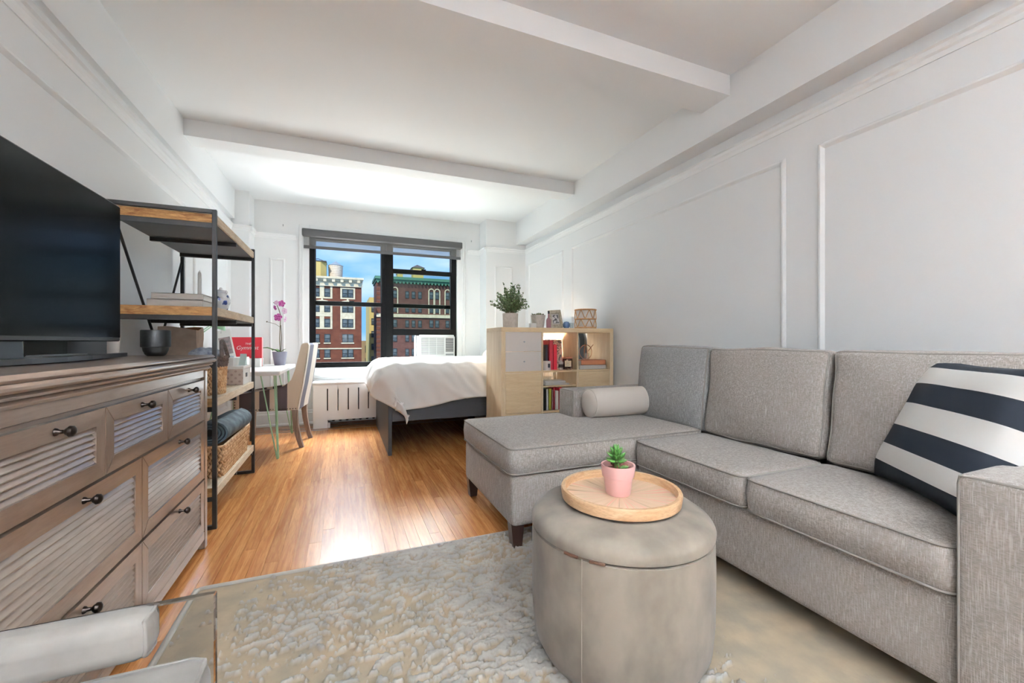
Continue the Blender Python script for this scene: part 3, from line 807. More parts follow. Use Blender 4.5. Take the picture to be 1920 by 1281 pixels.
for ang in (-147, 40): 
    a = R(ang); p = (OX + (OR + .001) * math.cos(a), OY + (OR + .001) * math.sin(a))
    obj('seam', MB().tube([(p[0], p[1], z) for z in np.linspace(.05, .41, 6)], .0022, 6), 'velvet', ot)
for ang in (-153.5, -138):
    a = R(ang); hm = MB().box(-.022, .022, -.003, .003, -.004, .004, .001)
    hm.xform(Matrix.Translation((OX + (OR + .002) * math.cos(a), OY + (OR + .002) * math.sin(a), .411)) @ Matrix.Rotation(a + R(90), 4, 'Z'))
    obj('hinge', hm, mat('hinge_brown', S(74, 48, 34), .5), ot, None)
# tray
TX, TY, TZ, TR = .848, 1.14, .484, .19
m_, t_, b_ = newmat('tray_inlay')
tcn = t_.nodes.new('ShaderNodeTexCoord'); sp = t_.nodes.new('ShaderNodeSeparateXYZ'); t_.links.new(tcn.outputs['Object'], sp.inputs[0])
at2 = t_.nodes.new('ShaderNodeMath'); at2.operation = 'ARCTAN2'; t_.links.new(sp.outputs[1], at2.inputs[0]); t_.links.new(sp.outputs[0], at2.inputs[1])
ln = t_.nodes.new('ShaderNodeVectorMath'); ln.operation = 'LENGTH'; t_.links.new(tcn.outputs['Object'], ln.inputs[0])
cb = t_.nodes.new('ShaderNodeCombineXYZ'); mu = t_.nodes.new('ShaderNodeMath'); mu.operation = 'MULTIPLY'; mu.inputs[1].default_value = 4.0
t_.links.new(at2.outputs[0], mu.inputs[0]); t_.links.new(mu.outputs[0], cb.inputs[0]); t_.links.new(ln.outputs['Value'], cb.inputs[1])
nn = N(t_, 'ShaderNodeTexNoise', Scale=2.2, Detail=5.0); t_.links.new(cb.outputs[0], nn.inputs['Vector'])
t_.links.new(ramp(t_, nn.outputs['Fac'], [(0.30, S(150, 116, 90)), (0.40, S(214, 184, 152)), (0.56, S(222, 194, 166)), (0.64, S(228, 160, 140)), (0.70, S(216, 184, 154)), (.8, S(188, 156, 130))]), b_.inputs['Base Color'])
b_.inputs['Roughness'].default_value = .45
M['inlaytray'] = m_
ty = thing('round_wooden_tray', 'round pale wooden tray with a sunburst inlay on the ottoman', 'tray', (TX, TY, TZ))
obj('floor_disc', MB().lathe([(.01, TZ), (TR - .004, TZ), (TR - .004, TZ + .010), (.01, TZ + .010)], TX, TY, 48), 'inlaytray', ty)
obj('rim', MB().lathe([(TR - .012, TZ + .002), (TR, TZ + .002), (TR + .004, TZ + .030), (TR + .001, TZ + .036), (TR - .010, TZ + .036), (TR - .012, TZ + .030), (TR - .012, TZ + .002)], TX, TY, 56), 'traywood', ty, 50)
# pink pot
PX, PY, PZ = .848, 1.150, TZ + .0105
pp = thing('succulent_pot', 'small pink glazed pot with a spiky succulent on the wooden tray', 'plant', (PX, PY, PZ))
obj('pot', MB().lathe([(.01, PZ), (.038, PZ), (.041, PZ + .004), (.047, PZ + .058), (.052, PZ + .060), (.056, PZ + .094), (.055, PZ + .098), (.050, PZ + .097), (.047, PZ + .075), (.01, PZ + .074)], PX, PY, 40), 'pink', pp, 40)
obj('bark', MB().lathe([(.005, PZ + .083), (.03, PZ + .081), (.047, PZ + .078), (.048, PZ + .07)], PX, PY, 24), 'soil', pp, 60)
bk = MB(); rr_ = random.Random(3)
for i in range(26):
    a = rr_.uniform(0, 6.28); r_ = rr_.uniform(0, .042); c = (PX + r_ * math.cos(a), PY + r_ * math.sin(a), PZ + .085)
    d = Vector((rr_.uniform(-1, 1), rr_.uniform(-1, 1), rr_.uniform(-.2, .5))).normalized() * .014
    bk.tube([tuple(Vector(c) - d), tuple(Vector(c) + d)], .0025, 4)
obj('bark_chips', bk, 'soil', pp, None, kind='stuff')
obj('stem', MB().tube([(PX - .004, PY, PZ + .08), (PX - .007, PY, PZ + .12)], [.009, .007], 8), 'leafd', pp)
lf = MB(); 
for ring_, (cnt, el, L) in enumerate(((9, 5, .036), (9, 28, .036), (8, 52, .034), (5, 75, .03))):
    for i in range(cnt):
        a = 2 * math.pi * i / cnt + ring_ * .35; e = R(el)
        d = Vector((math.cos(a) * math.cos(e), math.sin(a) * math.cos(e), math.sin(e))); c = Vector((PX - .007, PY, PZ + .108 + .008 * ring_))
        lf.tube([tuple(c), tuple(c + d * L * .45), tuple(c + d * L * .8 + Vector((0, 0, .002))), tuple(c + d * L + Vector((0, 0, .004)))], [.0035, .0062, .0042, .0006], 6)
for i in range(5):
    a = -1.9 + i * .35; c = Vector((PX, PY, PZ + .083)); d = Vector((math.cos(a), math.sin(a), .25))
    lf.tube([tuple(c), tuple(c + d * .018), tuple(c + d * .034)], [.004, .006, .001], 6)
obj('leaf_rosette', lf, 'leafd', pp, 60, kind='stuff')

# ================================================================ RUG
rg = thing('area_rug', 'beige rug with carved grey pile under the ottoman and sofa', 'rug', (.7, .7, 0))
RX0, RX1, RY0, RY1 = -.553, 1.95, -.6, 2.022
obj('backing', MB().box(RX0, RX1, RY0, RY1, .0005, .009), mat('rug_ground', S(160, 145, 123), .95, var=S(144, 131, 112), vscale=6, bmp=.3, bscale=300), rg, None)
bnd = MB()
pts = [(RX0 + .012, RY0 + .012), (RX1 - .012, RY0 + .012), (RX1 - .012, RY1 - .012), (RX0 + .012, RY1 - .012)]
bnd.tube([(p.x, p.y, .0075) for p in rounded_outline(pts, .03)], .011, 8, closed=True)
obj('binding', bnd, mat('rug_binding', S(178, 172, 162), .95, bmp=.4, bscale=500), rg, 60)
gx = np.arange(RX0 + .03, 1.62, .0042); gy = np.arange(.5, RY1 - .03, .0042)
nx, ny = len(gx), len(gy); H = np.zeros((nx, ny))
for i, xx in enumerate(gx):
    for j, yy in enumerate(gy):
        p = Vector((xx * 30 + 2, yy * 54, 0)); q = noise.noise(Vector((xx * 7 + 9, yy * 10, 2.0)))
        n1 = noise.noise(p + Vector((q * 2.2, q * 2.2, 0))) + .45 * noise.noise(p * 2.7)
        dens_ = min(1.0, max(0.0, (xx + .42) / .75)) * .62 - .52
        big = .55 * noise.noise(Vector((xx * 2.1 + 4, yy * 2.6, 5)))
        v = n1 + dens_ + big - (.35 if (xx < -.36) else 0) - max(0, (xx - 1.0)) * 3.5
        H[i, j] = 1 / (1 + math.exp(-min(30, max(-30, v * 55))))
fine = np.random.RandomState(2).rand(nx, ny)
Z = .0098 + H * (.0125 + .0022 * fine) + .0008 * fine
vs = np.stack([np.repeat(gx, ny), np.tile(gy, nx), Z.ravel()], 1) - np.array([.7, .7, 0])
ii, jj = np.meshgrid(np.arange(nx - 1), np.arange(ny - 1), indexing='ij'); a_ = (ii * ny + jj).ravel()
fs = np.stack([a_, a_ + ny, a_ + ny + 1, a_ + 1], 1)
me = bpy.data.meshes.new('carved_pile'); me.vertices.add(len(vs)); me.vertices.foreach_set('co', vs.ravel())
me.loops.add(fs.size); me.loops.foreach_set('vertex_index', fs.ravel().astype(np.int32)); me.polygons.add(len(fs))
me.polygons.foreach_set('loop_start', np.arange(0, fs.size, 4, dtype=np.int32))
me.update(calc_edges=True); me.validate()
at = me.attributes.new('pile', 'FLOAT', 'POINT'); at.data.foreach_set('value', H.ravel().astype(np.float32))
me.polygons.foreach_set('use_smooth', [True] * len(me.polygons))
m_, t_, b_ = newmat('rug_pile'); an = t_.nodes.new('ShaderNodeAttribute'); an.attribute_name = 'pile'
nv = N(t_, 'ShaderNodeTexNoise', Scale=9.0, Detail=3.0); t_.links.new(coords(t_), nv.inputs['Vector'])
hi_ = ramp(t_, nv.outputs['Fac'], [(.35, S(156, 152, 147)), (.65, S(176, 170, 162))]); lo_ = ramp(t_, nv.outputs['Fac'], [(.35, S(146, 135, 119)), (.65, S(168, 150, 127))])
t_.links.new(mixc(t_, an.outputs['Fac'], lo_, hi_), b_.inputs['Base Color']); b_.inputs['Roughness'].default_value = .95; b_.inputs['Specular IOR Level'].default_value = .1
me.materials.append(m_); o = bpy.data.objects.new('carved_pile', me); link(o, rg); o['kind'] = 'stuff'
obj('stitch_line', MB().box(RX0 + .095, RX0 + .101, RY0 + .05, 1.95, .0085, .0098), mat('sage_thread', S(136, 152, 140), .95), rg, None)

# ================================================================ ACRYLIC ARMCHAIR (foreground)
ch = thing('acrylic_armchair', 'grey velvet armchair with a clear acrylic side in the near left corner', 'chair', (-.5, .56, 0))
obj('side_panel', MB().box(-1.0, -.196, .822, .836, .012, .582, .002), 'acrylic', ch, None)
obj('side_panel', MB().box(-1.0, -.196, .272, .286, .012, .582, .002), 'acrylic', ch, None)
mb, f = cushion((-.64, .811, .551), (.74, .058, .068), .02, (0, .05, .06), 8)
o = obj('arm_pad', mb, 'velvetg', ch, 60); obj('piping', pipe_loop(f, 0, 1, .003), 'velvetg', o, 60)
mb, f = cushion((-.64, .297, .551), (.74, .058, .068), .02, (0, .05, .06), 8)
o = obj('arm_pad', mb, 'velvetg', ch, 60); obj('piping', pipe_loop(f, 0, 1, .003), 'velvetg', o, 60)
mb, f = cushion((-.522, .552, .446), (.66, .525, .11), .03, (.0, .0, .08), 9, .003, 5)
o = obj('seat', mb, 'velvetg', ch, 60); obj('piping', pipe_loop(f, 2, 1, .004), 'velvetg', o, 60)
mb, f = cushion((-.93, .545, .66), (.1, .50, .46), .04, (.2, .0, .0), 9, .004, 6)
obj('backrest', mb, 'velvetg', ch, 60)
cbl = [(.90, 1.80, .10), (.86, 1.795, .16), (.835, 1.79, .12), (.83, 1.785, .06), (.87, 1.78, .025), (.95, 1.77, .024)]
single('extension_cord', MB().tube(cbl, .006, 6), 'black', 'short black cord hanging beside the near leg of the chaise', 'cord')
# ================================================================ DRESSER
dr = thing('louvred_dresser', 'grey brown wooden dresser with louvred drawers along the left wall', 'dresser', (-.86, 1.74, 0))
DY0, DY1, DXF, DXB = 1.03, 2.45, -.622, -1.09
obj('carcass', MB().box(DXB, DXF - .012, DY0 + .01, DY1 - .035, .06, .86), 'dresser', dr, None)
obj('corner_post', MB().box(DXF - .05, DXF + .006, DY1 - .036, DY1, 0, .862, .003), 'dresser', dr, None)
obj('corner_post', MB().box(DXB, DXB + .05, DY1 - .036, DY1, 0, .862, .003), 'dresser', dr, None)
obj('corner_post', MB().box(DXF - .05, DXF + .006, DY0, DY0 + .036, 0, .862, .003), 'dresser', dr, None)
obj('plinth', MB().box(DXF - .03, DXF + .004, DY0 + .036, DY1 - .036, .045, .085, .003), 'dresser', dr, None)
# cornice: stepped mouldings round front and right end
def corn(o, z0, z1, b): return MB().box(DXB, DXF + o, DY0 - o, DY1 + o * .9, z0, z1, b)
obj('frieze', corn(.002, .828, .864, .002), 'dresser', dr, None)
obj('cove', corn(.018, .864, .884, .009), 'dresser', dr, None)
obj('bead', corn(.026, .884, .897, .006), 'dresser', dr, None)
obj('top', MB().box(DXB, DXF + .04, DY0 - .04, DY1 + .02, .899, .917, .006).box(DXB, DXF + .036, DY0 - .036, DY1 + .016, .916, .935, .009), 'dresser', dr)
slatm = None
def drawer(y0, y1, z0, z1, nsl):
    fw_ = .045; g = .0025; y0 += g; y1 -= g; z0 += g; z1 -= g
    xf, xb = DXF + .004, DXF - .018
    mbf = MB()
    def mitre(a, b, c, d):   # quad outline (y,z) extruded in x with a small bevel
        mbf.prism([a, b, c, d], 0, xb, xf)
    i = (y0 + fw_, y1 - fw_, z0 + fw_, z1 - fw_)
    mitre((y0, z1), (y1, z1), (i[1], i[3]), (i[0], i[3])); mitre((y0, z0), (i[0], i[2]), (i[1], i[2]), (y1, z0))
    d = obj('drawer', mbf, 'dresser', dr, None)
    sd = MB(); e = .0008
    sd.prism([(y0, z0 + e), (y0, z1 - e), (i[0], i[3] - e), (i[0], i[2] + e)], 0, xb, xf - .0012)
    obj('stile', sd, 'dresserv', d, None)
    sd = MB(); sd.prism([(y1, z0 + e), (i[1], i[2] + e), (i[1], i[3] - e), (y1, z1 - e)], 0, xb, xf - .0012)
    obj('stile', sd, 'dresserv', d, None)
    obj('back_board', MB().box(xb - .004, xb, y0 + .01, y1 - .01, z0 + .01, z1 - .01), 'dresser', d, None)
    h = (i[3] - i[2]) / nsl; base = ROOT[dr.name]
    for k in range(nsl):
        zz = i[2] + k * h
        inst('slat', slatm, (xf - .017 - base[0], i[0] - base[1], zz - base[2]), (1, i[1] - i[0], h / .02), parent=d)
    yc = (y0 + y1) / 2; zk = z1 - fw_ * .55
    kb = MB().lathe([(.0095, 0), (.0085, .004), (.005, .008), (.0045, .016), (.009, .020), (.0135, .026), (.0125, .033), (.007, .037), (.001, .038)], 0, 0, 16)
    kb.xform(Matrix.Translation((xf, yc, zk)) @ Matrix.Rotation(R(90), 4, 'Y'))
    obj('knob', kb, 'knob', d, 40)
M['dresserv'] = wood('dresser_wood_upright', S(122, 103, 90), S(142, 123, 109), 0.28, (8, 8, 1.0), 4, 0.6, bmp=0.02, grain=0.16)
slatm = tomesh('slat', MB().prism([(0, 0), (.0135, 0), (.0135, .003), (.003, .0215), (0, .0215)], 1, 0, 1)); slatm.materials.append(wood('louvre_wood', S(146, 128, 115), S(166, 149, 136), 0.24, (8, 1.0, 8), 4, 0.8, 'Position', bmp=0.02, grain=0.16))
c3 = (DY1 - .036 - (DY0 + .036)) / 3
for k in range(3): drawer(DY0 + .036 + k * c3, DY0 + .036 + (k + 1) * c3, .622, .817, 6)
mid = 1.745
for (a, b) in ((DY0 + .036, mid), (mid, DY1 - .036)):
    drawer(a, b, .342, .618, 9); drawer(a, b, .088, .336, 9)

# ================================================================ TV AND WHAT STANDS ROUND IT
tv = thing('television', 'black flat television on the louvred dresser', 'television', (-.85, 1.70, .935))
TX0 = -.835
obj('panel', MB().box(TX0 - .03, TX0 - .004, 1.215, 2.165, 1.0, 1.548, .004), 'black', tv, None)
obj('screen', MB().box(TX0 - .006, TX0 - .0015, 1.222, 2.158, 1.016, 1.541), 'screen', tv, None)
obj('back_shell', MB().box(TX0 - .065, TX0 - .03, 1.35, 2.03, 1.03, 1.38, .02), 'black', tv)
obj('neck', MB().prism([(-.905, .945), (-.855, .945), (-.862, 1.06), (-.89, 1.06)], 1, 1.47, 1.645), 'gun', tv, None)
fo = [(-.90, 1.17), (-.835, 1.17), (-.79, 1.55), (-.785, 1.7), (-.79, 1.85), (-.835, 2.215), (-.86, 2.225), (-.865, 1.9), (-.90, 1.80), (-.90, 1.6), (-.865, 1.5)]
ft = MB().prism(fo, 2, .938, .953)
obj('stand_foot', ft, 'gun', tv, None)
single('media_box', MB().box(-1.07, -.95, 2.05, 2.34, .935, 1.01, .006), 'black', 'black media box standing behind the television foot', 'media box')
sb = thing('slim_player', 'slim silver player lying behind the television foot', 'player', (-.915, 1.93, .935))
obj('body', MB().box(-.945, -.885, 1.82, 2.045, .935, .955, .003), 'silver', sb)
obj('lip', MB().box(-.885, -.881, 1.825, 2.04, .938, .944), 'gun', sb, None)
wc = MB().lathe([(.01, .935), (.027, .935), (.033, 1.03), (.030, 1.03), (.025, .945), (.01, .942)], -.965, 2.408, 24)
single('white_cup', wc, 'ceram', 'white cup behind the right end of the television', 'cup')
cb_ = MB().lathe([(.01, .935), (.030, .935), (.038, .943), (.045, .960), (.047, .974), (.0535, .976), (.0535, 1.048), (.052, 1.051), (.049, 1.047), (.047, .98), (.01, .975)], -.78, 2.335, 36)
single('black_planter', cb_, 'cupblk', 'matte black stepped cup on the right end of the dresser', 'planter', smooth=30)
single('power_cable', MB().tube([(-1.0, 1.62, .94), (-1.04, 1.68, .945), (-1.02, 1.75, .95), (-1.06, 1.82, .96), (-1.05, 1.835, .99)], .004, 6), 'black', 'black cable lying on the dresser behind the television', 'cable')

# ================================================================ INDUSTRIAL SHELF
et = thing('industrial_shelf_unit', 'tall open shelf unit with black iron frame and rough wooden shelves', 'shelf unit', (-.86, 3.16, 0))
EX0, EX1, EY0, EY1, ps = -1.085, -.625, 2.645, 3.69, .02
for (x_, y_) in ((EX1 - ps, EY0), (EX1 - ps, EY1 - ps), (EX0, EY0), (EX0, EY1 - ps)):
    obj('post', MB().box(x_, x_ + ps, y_, y_ + ps, 0, 1.702, .001), 'iron', et, None)
for y_ in (EY0, EY1 - ps):
    for z_ in (0, 1.682): obj('end_bar', MB().box(EX0 + ps, EX1 - ps, y_, y_ + ps, z_, z_ + ps), 'iron', et, None)
for (zt, nm) in ((1.681, 'top'), (1.185, 's'), (.695, 's'), (.215, 's')):
    th = .046
    s_ = obj('shelf', MB().box(EX0 + .004, EX1 - .004, EY0 + .021, EY1 - .021, zt - th, zt, .002), 'paleplank', et, None)
    obj('end_grain', MB().box(EX0 + .004, EX1 - .02, EY0 + .0185, EY0 + .0213, zt - th, zt), 'plankend', s_, None)
    obj('tray_plate', MB().box(EX0 + .01, EX1 - .014, EY0 + .03, EY1 - .03, zt - th - .004, zt - th), 'shelfdark', s_, None)
    for y_ in (EY0 + .021, EY0 + .50, EY1 - .045):
        obj('cross_bar', MB().box(EX0 + .004, EX1 - .012, y_, y_ + .024, zt - th - .026, zt - th), 'iron', s_, None)
obj('brace', MB().tube([(EX0 + .01, EY0 + .05, 1.66), (EX0 + .01, EY1 - .25, .72)], .007, 6), 'iron', et)
obj('brace', MB().tube([(EX0 + .004, EY1 - .01, 1.57), (EX0 + .004, EY0 + .5, .74)], .007, 6), 'iron', et)

def book(name, x0, x1, y0, y1, z0, z1, cover, label, spine='y0', group=None, cat='book'):
    """lying or standing book: cover boards, spine, page block"""
    t = .0025; root = thing(name, label, cat, ((x0 + x1) / 2, (y0 + y1) / 2, z0), group=group)
    if spine in ('y0', 'x0') and (z1 - z0) < (x1 - x0) and (z1 - z0) < (y1 - y0):      # lying
        mbc = MB().box(x0, x1, y0, y1, z0, z0 + t).box(x0, x1, y0, y1, z1 - t, z1)
        mbc.box(x0, x1, y0, y0 + t, z0, z1) if spine == 'y0' else mbc.box(x0, x0 + t, y0, y1, z0, z1)
    else:                                                                              # standing, spine to -y
        mbc = MB().box(x0, x0 + t, y0, y1, z0, z1).box(x1 - t, x1, y0, y1, z0, z1).box(x0, x1, y0, y0 + t, z0, z1)
    obj('cover', mbc, cover, root, None)
    lying = (z1 - z0) < (x1 - x0) and (z1 - z0) < (y1 - y0)
    if lying: obj('pages', MB().box(x0 + .004, x1 - .004, y0 + t, y1 - .004, z0 + t, z1 - t), 'paper', root, None)
    else: obj('pages', MB().box(x0 + t, x1 - t, y0 + t, y1 - .004, z0 + .003, z1 - .004), 'paper', root, None)
    return root
book('coffee_table_book', -.94, -.70, 2.70, 2.97, 1.1855, 1.222, 'bookgrey', 'thick grey book at the bottom of the pile on the second shelf')
book('coffee_table_book', -.925, -.70, 2.71, 2.965, 1.2225, 1.256, 'bookgrey', 'grey book on top of the pile on the second shelf')
# blue and white jar
m_, t_, b_ = newmat('blue_white_porcelain')
vo = N(t_, 'ShaderNodeTexVoronoi', Scale=34.0); nz_ = N(t_, 'ShaderNodeTexNoise', Scale=30.0, Detail=3.0)
t_.links.new(coords(t_), nz_.inputs['Vector']); t_.links.new(coords(t_), vo.inputs['Vector'])
ad = t_.nodes.new('ShaderNodeMath'); ad.operation = 'ADD'; t_.links.new(vo.outputs['Distance'], ad.inputs[0]); t_.links.new(nz_.outputs['Fac'], ad.inputs[1])
t_.links.new(ramp(t_, ad.outputs[0], [(.0, S(36, 48, 96)), (.80, S(52, 68, 122)), (.86, S(214, 218, 224)), (1, S(220, 222, 226))]), b_.inputs['Base Color'])
b_.inputs['Roughness'].default_value = .2; M['porcelain'] = m_
gj = thing('ginger_jar', 'small blue and white porcelain jar on the second shelf', 'jar', (-.705, 3.08, 1.1855))
z0 = 1.1855
obj('body', MB().lathe([(.01, z0), (.03, z0), (.034, z0 + .006), (.048, z0 + .05), (.05, z0 + .075), (.042, z0 + .10), (.03, z0 + .112), (.028, z0 + .118)], -.705, 3.08, 30), 'porcelain', gj, 60)
obj('lid', MB().lathe([(.034, z0 + .116), (.036, z0 + .124), (.030, z0 + .134), (.008, z0 + .137), (.008, z0 + .147), (.002, z0 + .15)], -.705, 3.08, 30), 'porcelain', gj, 60)
cd = thing('taper_candle', 'tall white taper candle in a holder at the back of the second shelf', 'candle', (-.88, 3.33, 1.1855))
obj('holder', MB().lathe([(.01, 1.1855), (.035, 1.1855), (.034, 1.19), (.014, 1.197), (.014, 1.215), (.01, 1.215)], -.88, 3.33, 20), 'ceram', cd)
obj('wax', MB().lathe([(.0125, 1.21), (.0105, 1.445), (.006, 1.462), (.001, 1.466)], -.88, 3.33, 16), 'ceram', cd)
obj('wick', MB().cyl((-.88, 3.33, 1.464), (-.879, 3.33, 1.472), .001, 5), 'black', cd)
# paper bag
pb = thing('kraft_paper_bag', 'open brown kraft paper bag on the third shelf behind the black cup', 'bag', (-.95, 3.22, .696))
bx0, bx1, by0, by1, zb, zt = -1.045, -.85, 3.15, 3.29, .696, 1.082
def bagwall(off):
    mb = MB(); vs = []; fs = []; n = 40; rows = 12
    for r_ in range(rows + 1):
        z = zb + (zt - zb) * r_ / rows
        for k in range(n):
            t = 4 * k / n; s_ = int(t); u = t - s_
            P = [(bx0, by0), (bx1, by0), (bx1, by1), (bx0, by1)]; a = P[s_]; b = P[(s_ + 1) % 4]
            xx = a[0] + (b[0] - a[0]) * u; yy = a[1] + (b[1] - a[1]) * u
            cx, cy = (bx0 + bx1) / 2, (by0 + by1) / 2; q = noise.noise_vector(Vector((xx * 16, yy * 16, z * 9))) * .009
            tp = .012 * math.sin(k / n * 12.6 + 1) if r_ == rows else 0
            vs.append((cx + (xx - cx) * (1 - off) + q.x, cy + (yy - cy) * (1 - off) + q.y, z + tp))
    for r_ in range(rows):
        for k in range(n):
            k2 = (k + 1) % n; fs.append((r_ * n + k, r_ * n + k2, (r_ + 1) * n + k2, (r_ + 1) * n + k))
    fs.append(tuple(range(n)))
    return mb.add(vs, fs)
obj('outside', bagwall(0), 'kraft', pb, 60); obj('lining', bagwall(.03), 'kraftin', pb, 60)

# woven baskets: knots laid in staggered rows
def knot(mb, c, tx, nrm, L, h, d):
    """one stitch of the weave: a small lens turned along tx"""
    tx = Vector(tx).normalized(); nrm = Vector(nrm).normalized(); up = nrm.cross(tx); c = Vector(c); vs = []; fs = []; n = 6; m = 4
    for i in range(m + 1):
        th = math.pi * i / m
        for k in range(n):
            ph = 2 * math.pi * k / n
            vs.append(c + tx * L * math.cos(th) + (up * h * math.cos(ph) + nrm * d * math.sin(ph)) * math.sin(th))
    for i in range(m):
        for k in range(n): fs.append((i * n + k, i * n + (k + 1) % n, (i + 1) * n + (k + 1) % n, (i + 1) * n + k))
    mb.add(vs, fs)
def woven(path, z0, z1, rows, flare, pitch, tilt=58):
    """path: closed list of (x,y); rows of knots outside it"""
    mb = MB(); P = [Vector((p[0], p[1], 0)) for p in path]; n = len(P)
    c = sum(P, Vector()) / n; seg = [(P[(i + 1) % n] - P[i]).length for i in range(n)]; tot = sum(seg)
    for r_ in range(rows):
        z = z0 + (z1 - z0) * (r_ + .5) / rows; k_ = 1 + flare * (r_ + .5) / rows; cnt = int(tot * k_ / pitch); s = (r_ % 2) * .5 * tot / cnt
        for q in range(cnt):
            d = (s + q * tot / cnt) % tot; i = 0
            while d > seg[i] and i < n - 1: d -= seg[i]; i += 1
            p = P[i].lerp(P[(i + 1) % n], d / seg[i]); t = (P[(i + 1) % n] - P[i]).normalized(); nr = Vector((t.y, -t.x, 0))
            p = c + (p - c) * k_; p.z = z
            tt = (t * math.cos(R(tilt)) + Vector((0, 0, 1)) * math.sin(R(tilt) * (1 if r_ % 2 else -1)))
            knot(mb, p + nr * .004, tt, nr, pitch * .72, (z1 - z0) / rows * .42, .009 + .003 * random.random())
    return mb
def shell(path, z0, z1, flare, t=.006):
    mb = MB(); n = len(path); cx = sum(p[0] for p in path) / n; cy = sum(p[1] for p in path) / n
    vs = []
    for (z, k_) in ((z0, 1), (z1, 1 + flare), (z1, 1 + flare - .03), (z0 + .006, .97)):
        vs += [(cx + (p[0] - cx) * k_, cy + (p[1] - cy) * k_, z) for p in path]
    fs = [(r_ * n + k, r_ * n + (k + 1) % n, (r_ + 1) * n + (k + 1) % n, (r_ + 1) * n + k) for r_ in range(3) for k in range(n)]
    fs += [tuple(reversed(range(n))), tuple(3 * n + k for k in range(n))]
    return mb.add(vs, fs)
def rect_path(x0, x1, y0, y1, r=.03): return [(p.x, p.y) for p in rounded_outline([(x0, y0), (x1, y0), (x1, y1), (x0, y1)], r, 4)]
lb = thing('wicker_tray_basket', 'wide shallow wicker basket on the bottom shelf', 'basket', (-.82, 3.2, .2155))
pth = rect_path(-1.0, -.655, 2.86, 3.52, .03)
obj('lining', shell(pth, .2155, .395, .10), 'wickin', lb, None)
obj('weave', woven(pth, .2155, .39, 9, .10, .021), 'wicker', lb, 80, kind='stuff')
pe = [(-.8275 + (p[0] + .8275) * 1.1, 3.19 + (p[1] - 3.19) * 1.1, .397) for p in pth]
obj('rim', MB().tube(pe, .008, 6, closed=True), 'wicker', lb)
sbk = thing('tall_wicker_basket', 'tall two-tone wicker basket with brown handles on the third shelf', 'basket', (-.80, 2.90, .696))
pth2 = [(-.805 + .150 * math.cos(a), 2.905 + .15 * math.sin(a)) for a in np.linspace(0, 2 * math.pi, 33)[:-1]]
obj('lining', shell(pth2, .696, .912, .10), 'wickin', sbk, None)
obj('weave', woven(pth2, .696, .855, 9, .06, .020), 'wicker', sbk, 80, kind='stuff')
pth3 = [(-.805 + .160 * math.cos(a), 2.905 + .16 * math.sin(a)) for a in np.linspace(0, 2 * math.pi, 33)[:-1]]
obj('brown_weave', woven(pth3, .855, .912, 4, .03, .020), 'wickerd', sbk, 80, kind='stuff')
for yy in (-.055, .055):
    hd = []
    for t in np.linspace(0, 1, 9): hd.append((-.652 - .012 * math.sin(t * math.pi), 2.905 + yy * 2.0 * (t - .5), .925 + .085 * math.sin(t * math.pi)))
for sx in (-1, 1):
    hd = [(-.805 + sx * (.162 - .016 * math.sin(t * math.pi)), 2.905 + .07 * (2 * t - 1), 0.905 + .10 * math.sin(t * math.pi)) for t in np.linspace(0, 1, 11)]
    obj('handle', MB().tube(hd, .010, 7), 'wickerd', sbk)
bl_ = MB().ball((-.745, 2.95, .925), .085, 18, 10, (1, .95, .42))
for i, v in enumerate(bl_.v):
    q = noise.noise_vector(Vector((v[0] * 22, v[1] * 22, v[2] * 22))) * .012; bl_.v[i] = (v[0] + q.x, v[1] + q.y, v[2] + q.z)
single('knitted_blanket', bl_, 'slate', 'blue and white knitted blanket stuffed into the tall wicker basket', 'blanket', smooth=80)
# rolled mats
ym = thing('rolled_exercise_mat', 'rolled teal exercise mat lying in the shallow wicker basket', 'mat', (-.71, 3.15, .385))
sp_ = MB(); turns = 3.2; n = 80; inner = []; outer = []
for k in range(n + 1):
    a = turns * 2 * math.pi * k / n; r_ = .028 + .052 * k / n
    inner.append((r_ * 1.12 * math.cos(a), r_ * .84 * math.sin(a))); outer.append(((r_ + .010) * 1.12 * math.cos(a), (r_ + .010) * .84 * math.sin(a)))
vs = []; fs = []
for (yy, off) in ((2.90, 0.0), (3.42, .03)):
    for (p, q) in zip(inner, outer):
        vs.append((-.725 + off + p[0], yy, .462 + p[1])); vs.append((-.725 + off + q[0], yy, .462 + q[1]))
m2 = 2 * (n + 1)
for k in range(n):
    a = 2 * k; fs += [(a, a + 2, a + 3, a + 1), (a + m2, a + 1 + m2, a + 3 + m2, a + 2 + m2), (a, a + m2, a + 2 + m2, a + 2), (a + 1, a + 3, a + 3 + m2, a + 1 + m2)]
fs += [(0, 1, 1 + m2, m2), (2 * n, 2 * n + m2, 2 * n + 1 + m2, 2 * n + 1)]
obj('sheet', sp_.add(vs, fs), 'teal', ym, 50)
obj('core', MB().tube([(-.725, 2.93, .462), (-.695, 3.41, .462)], .022, 12), 'black', ym)
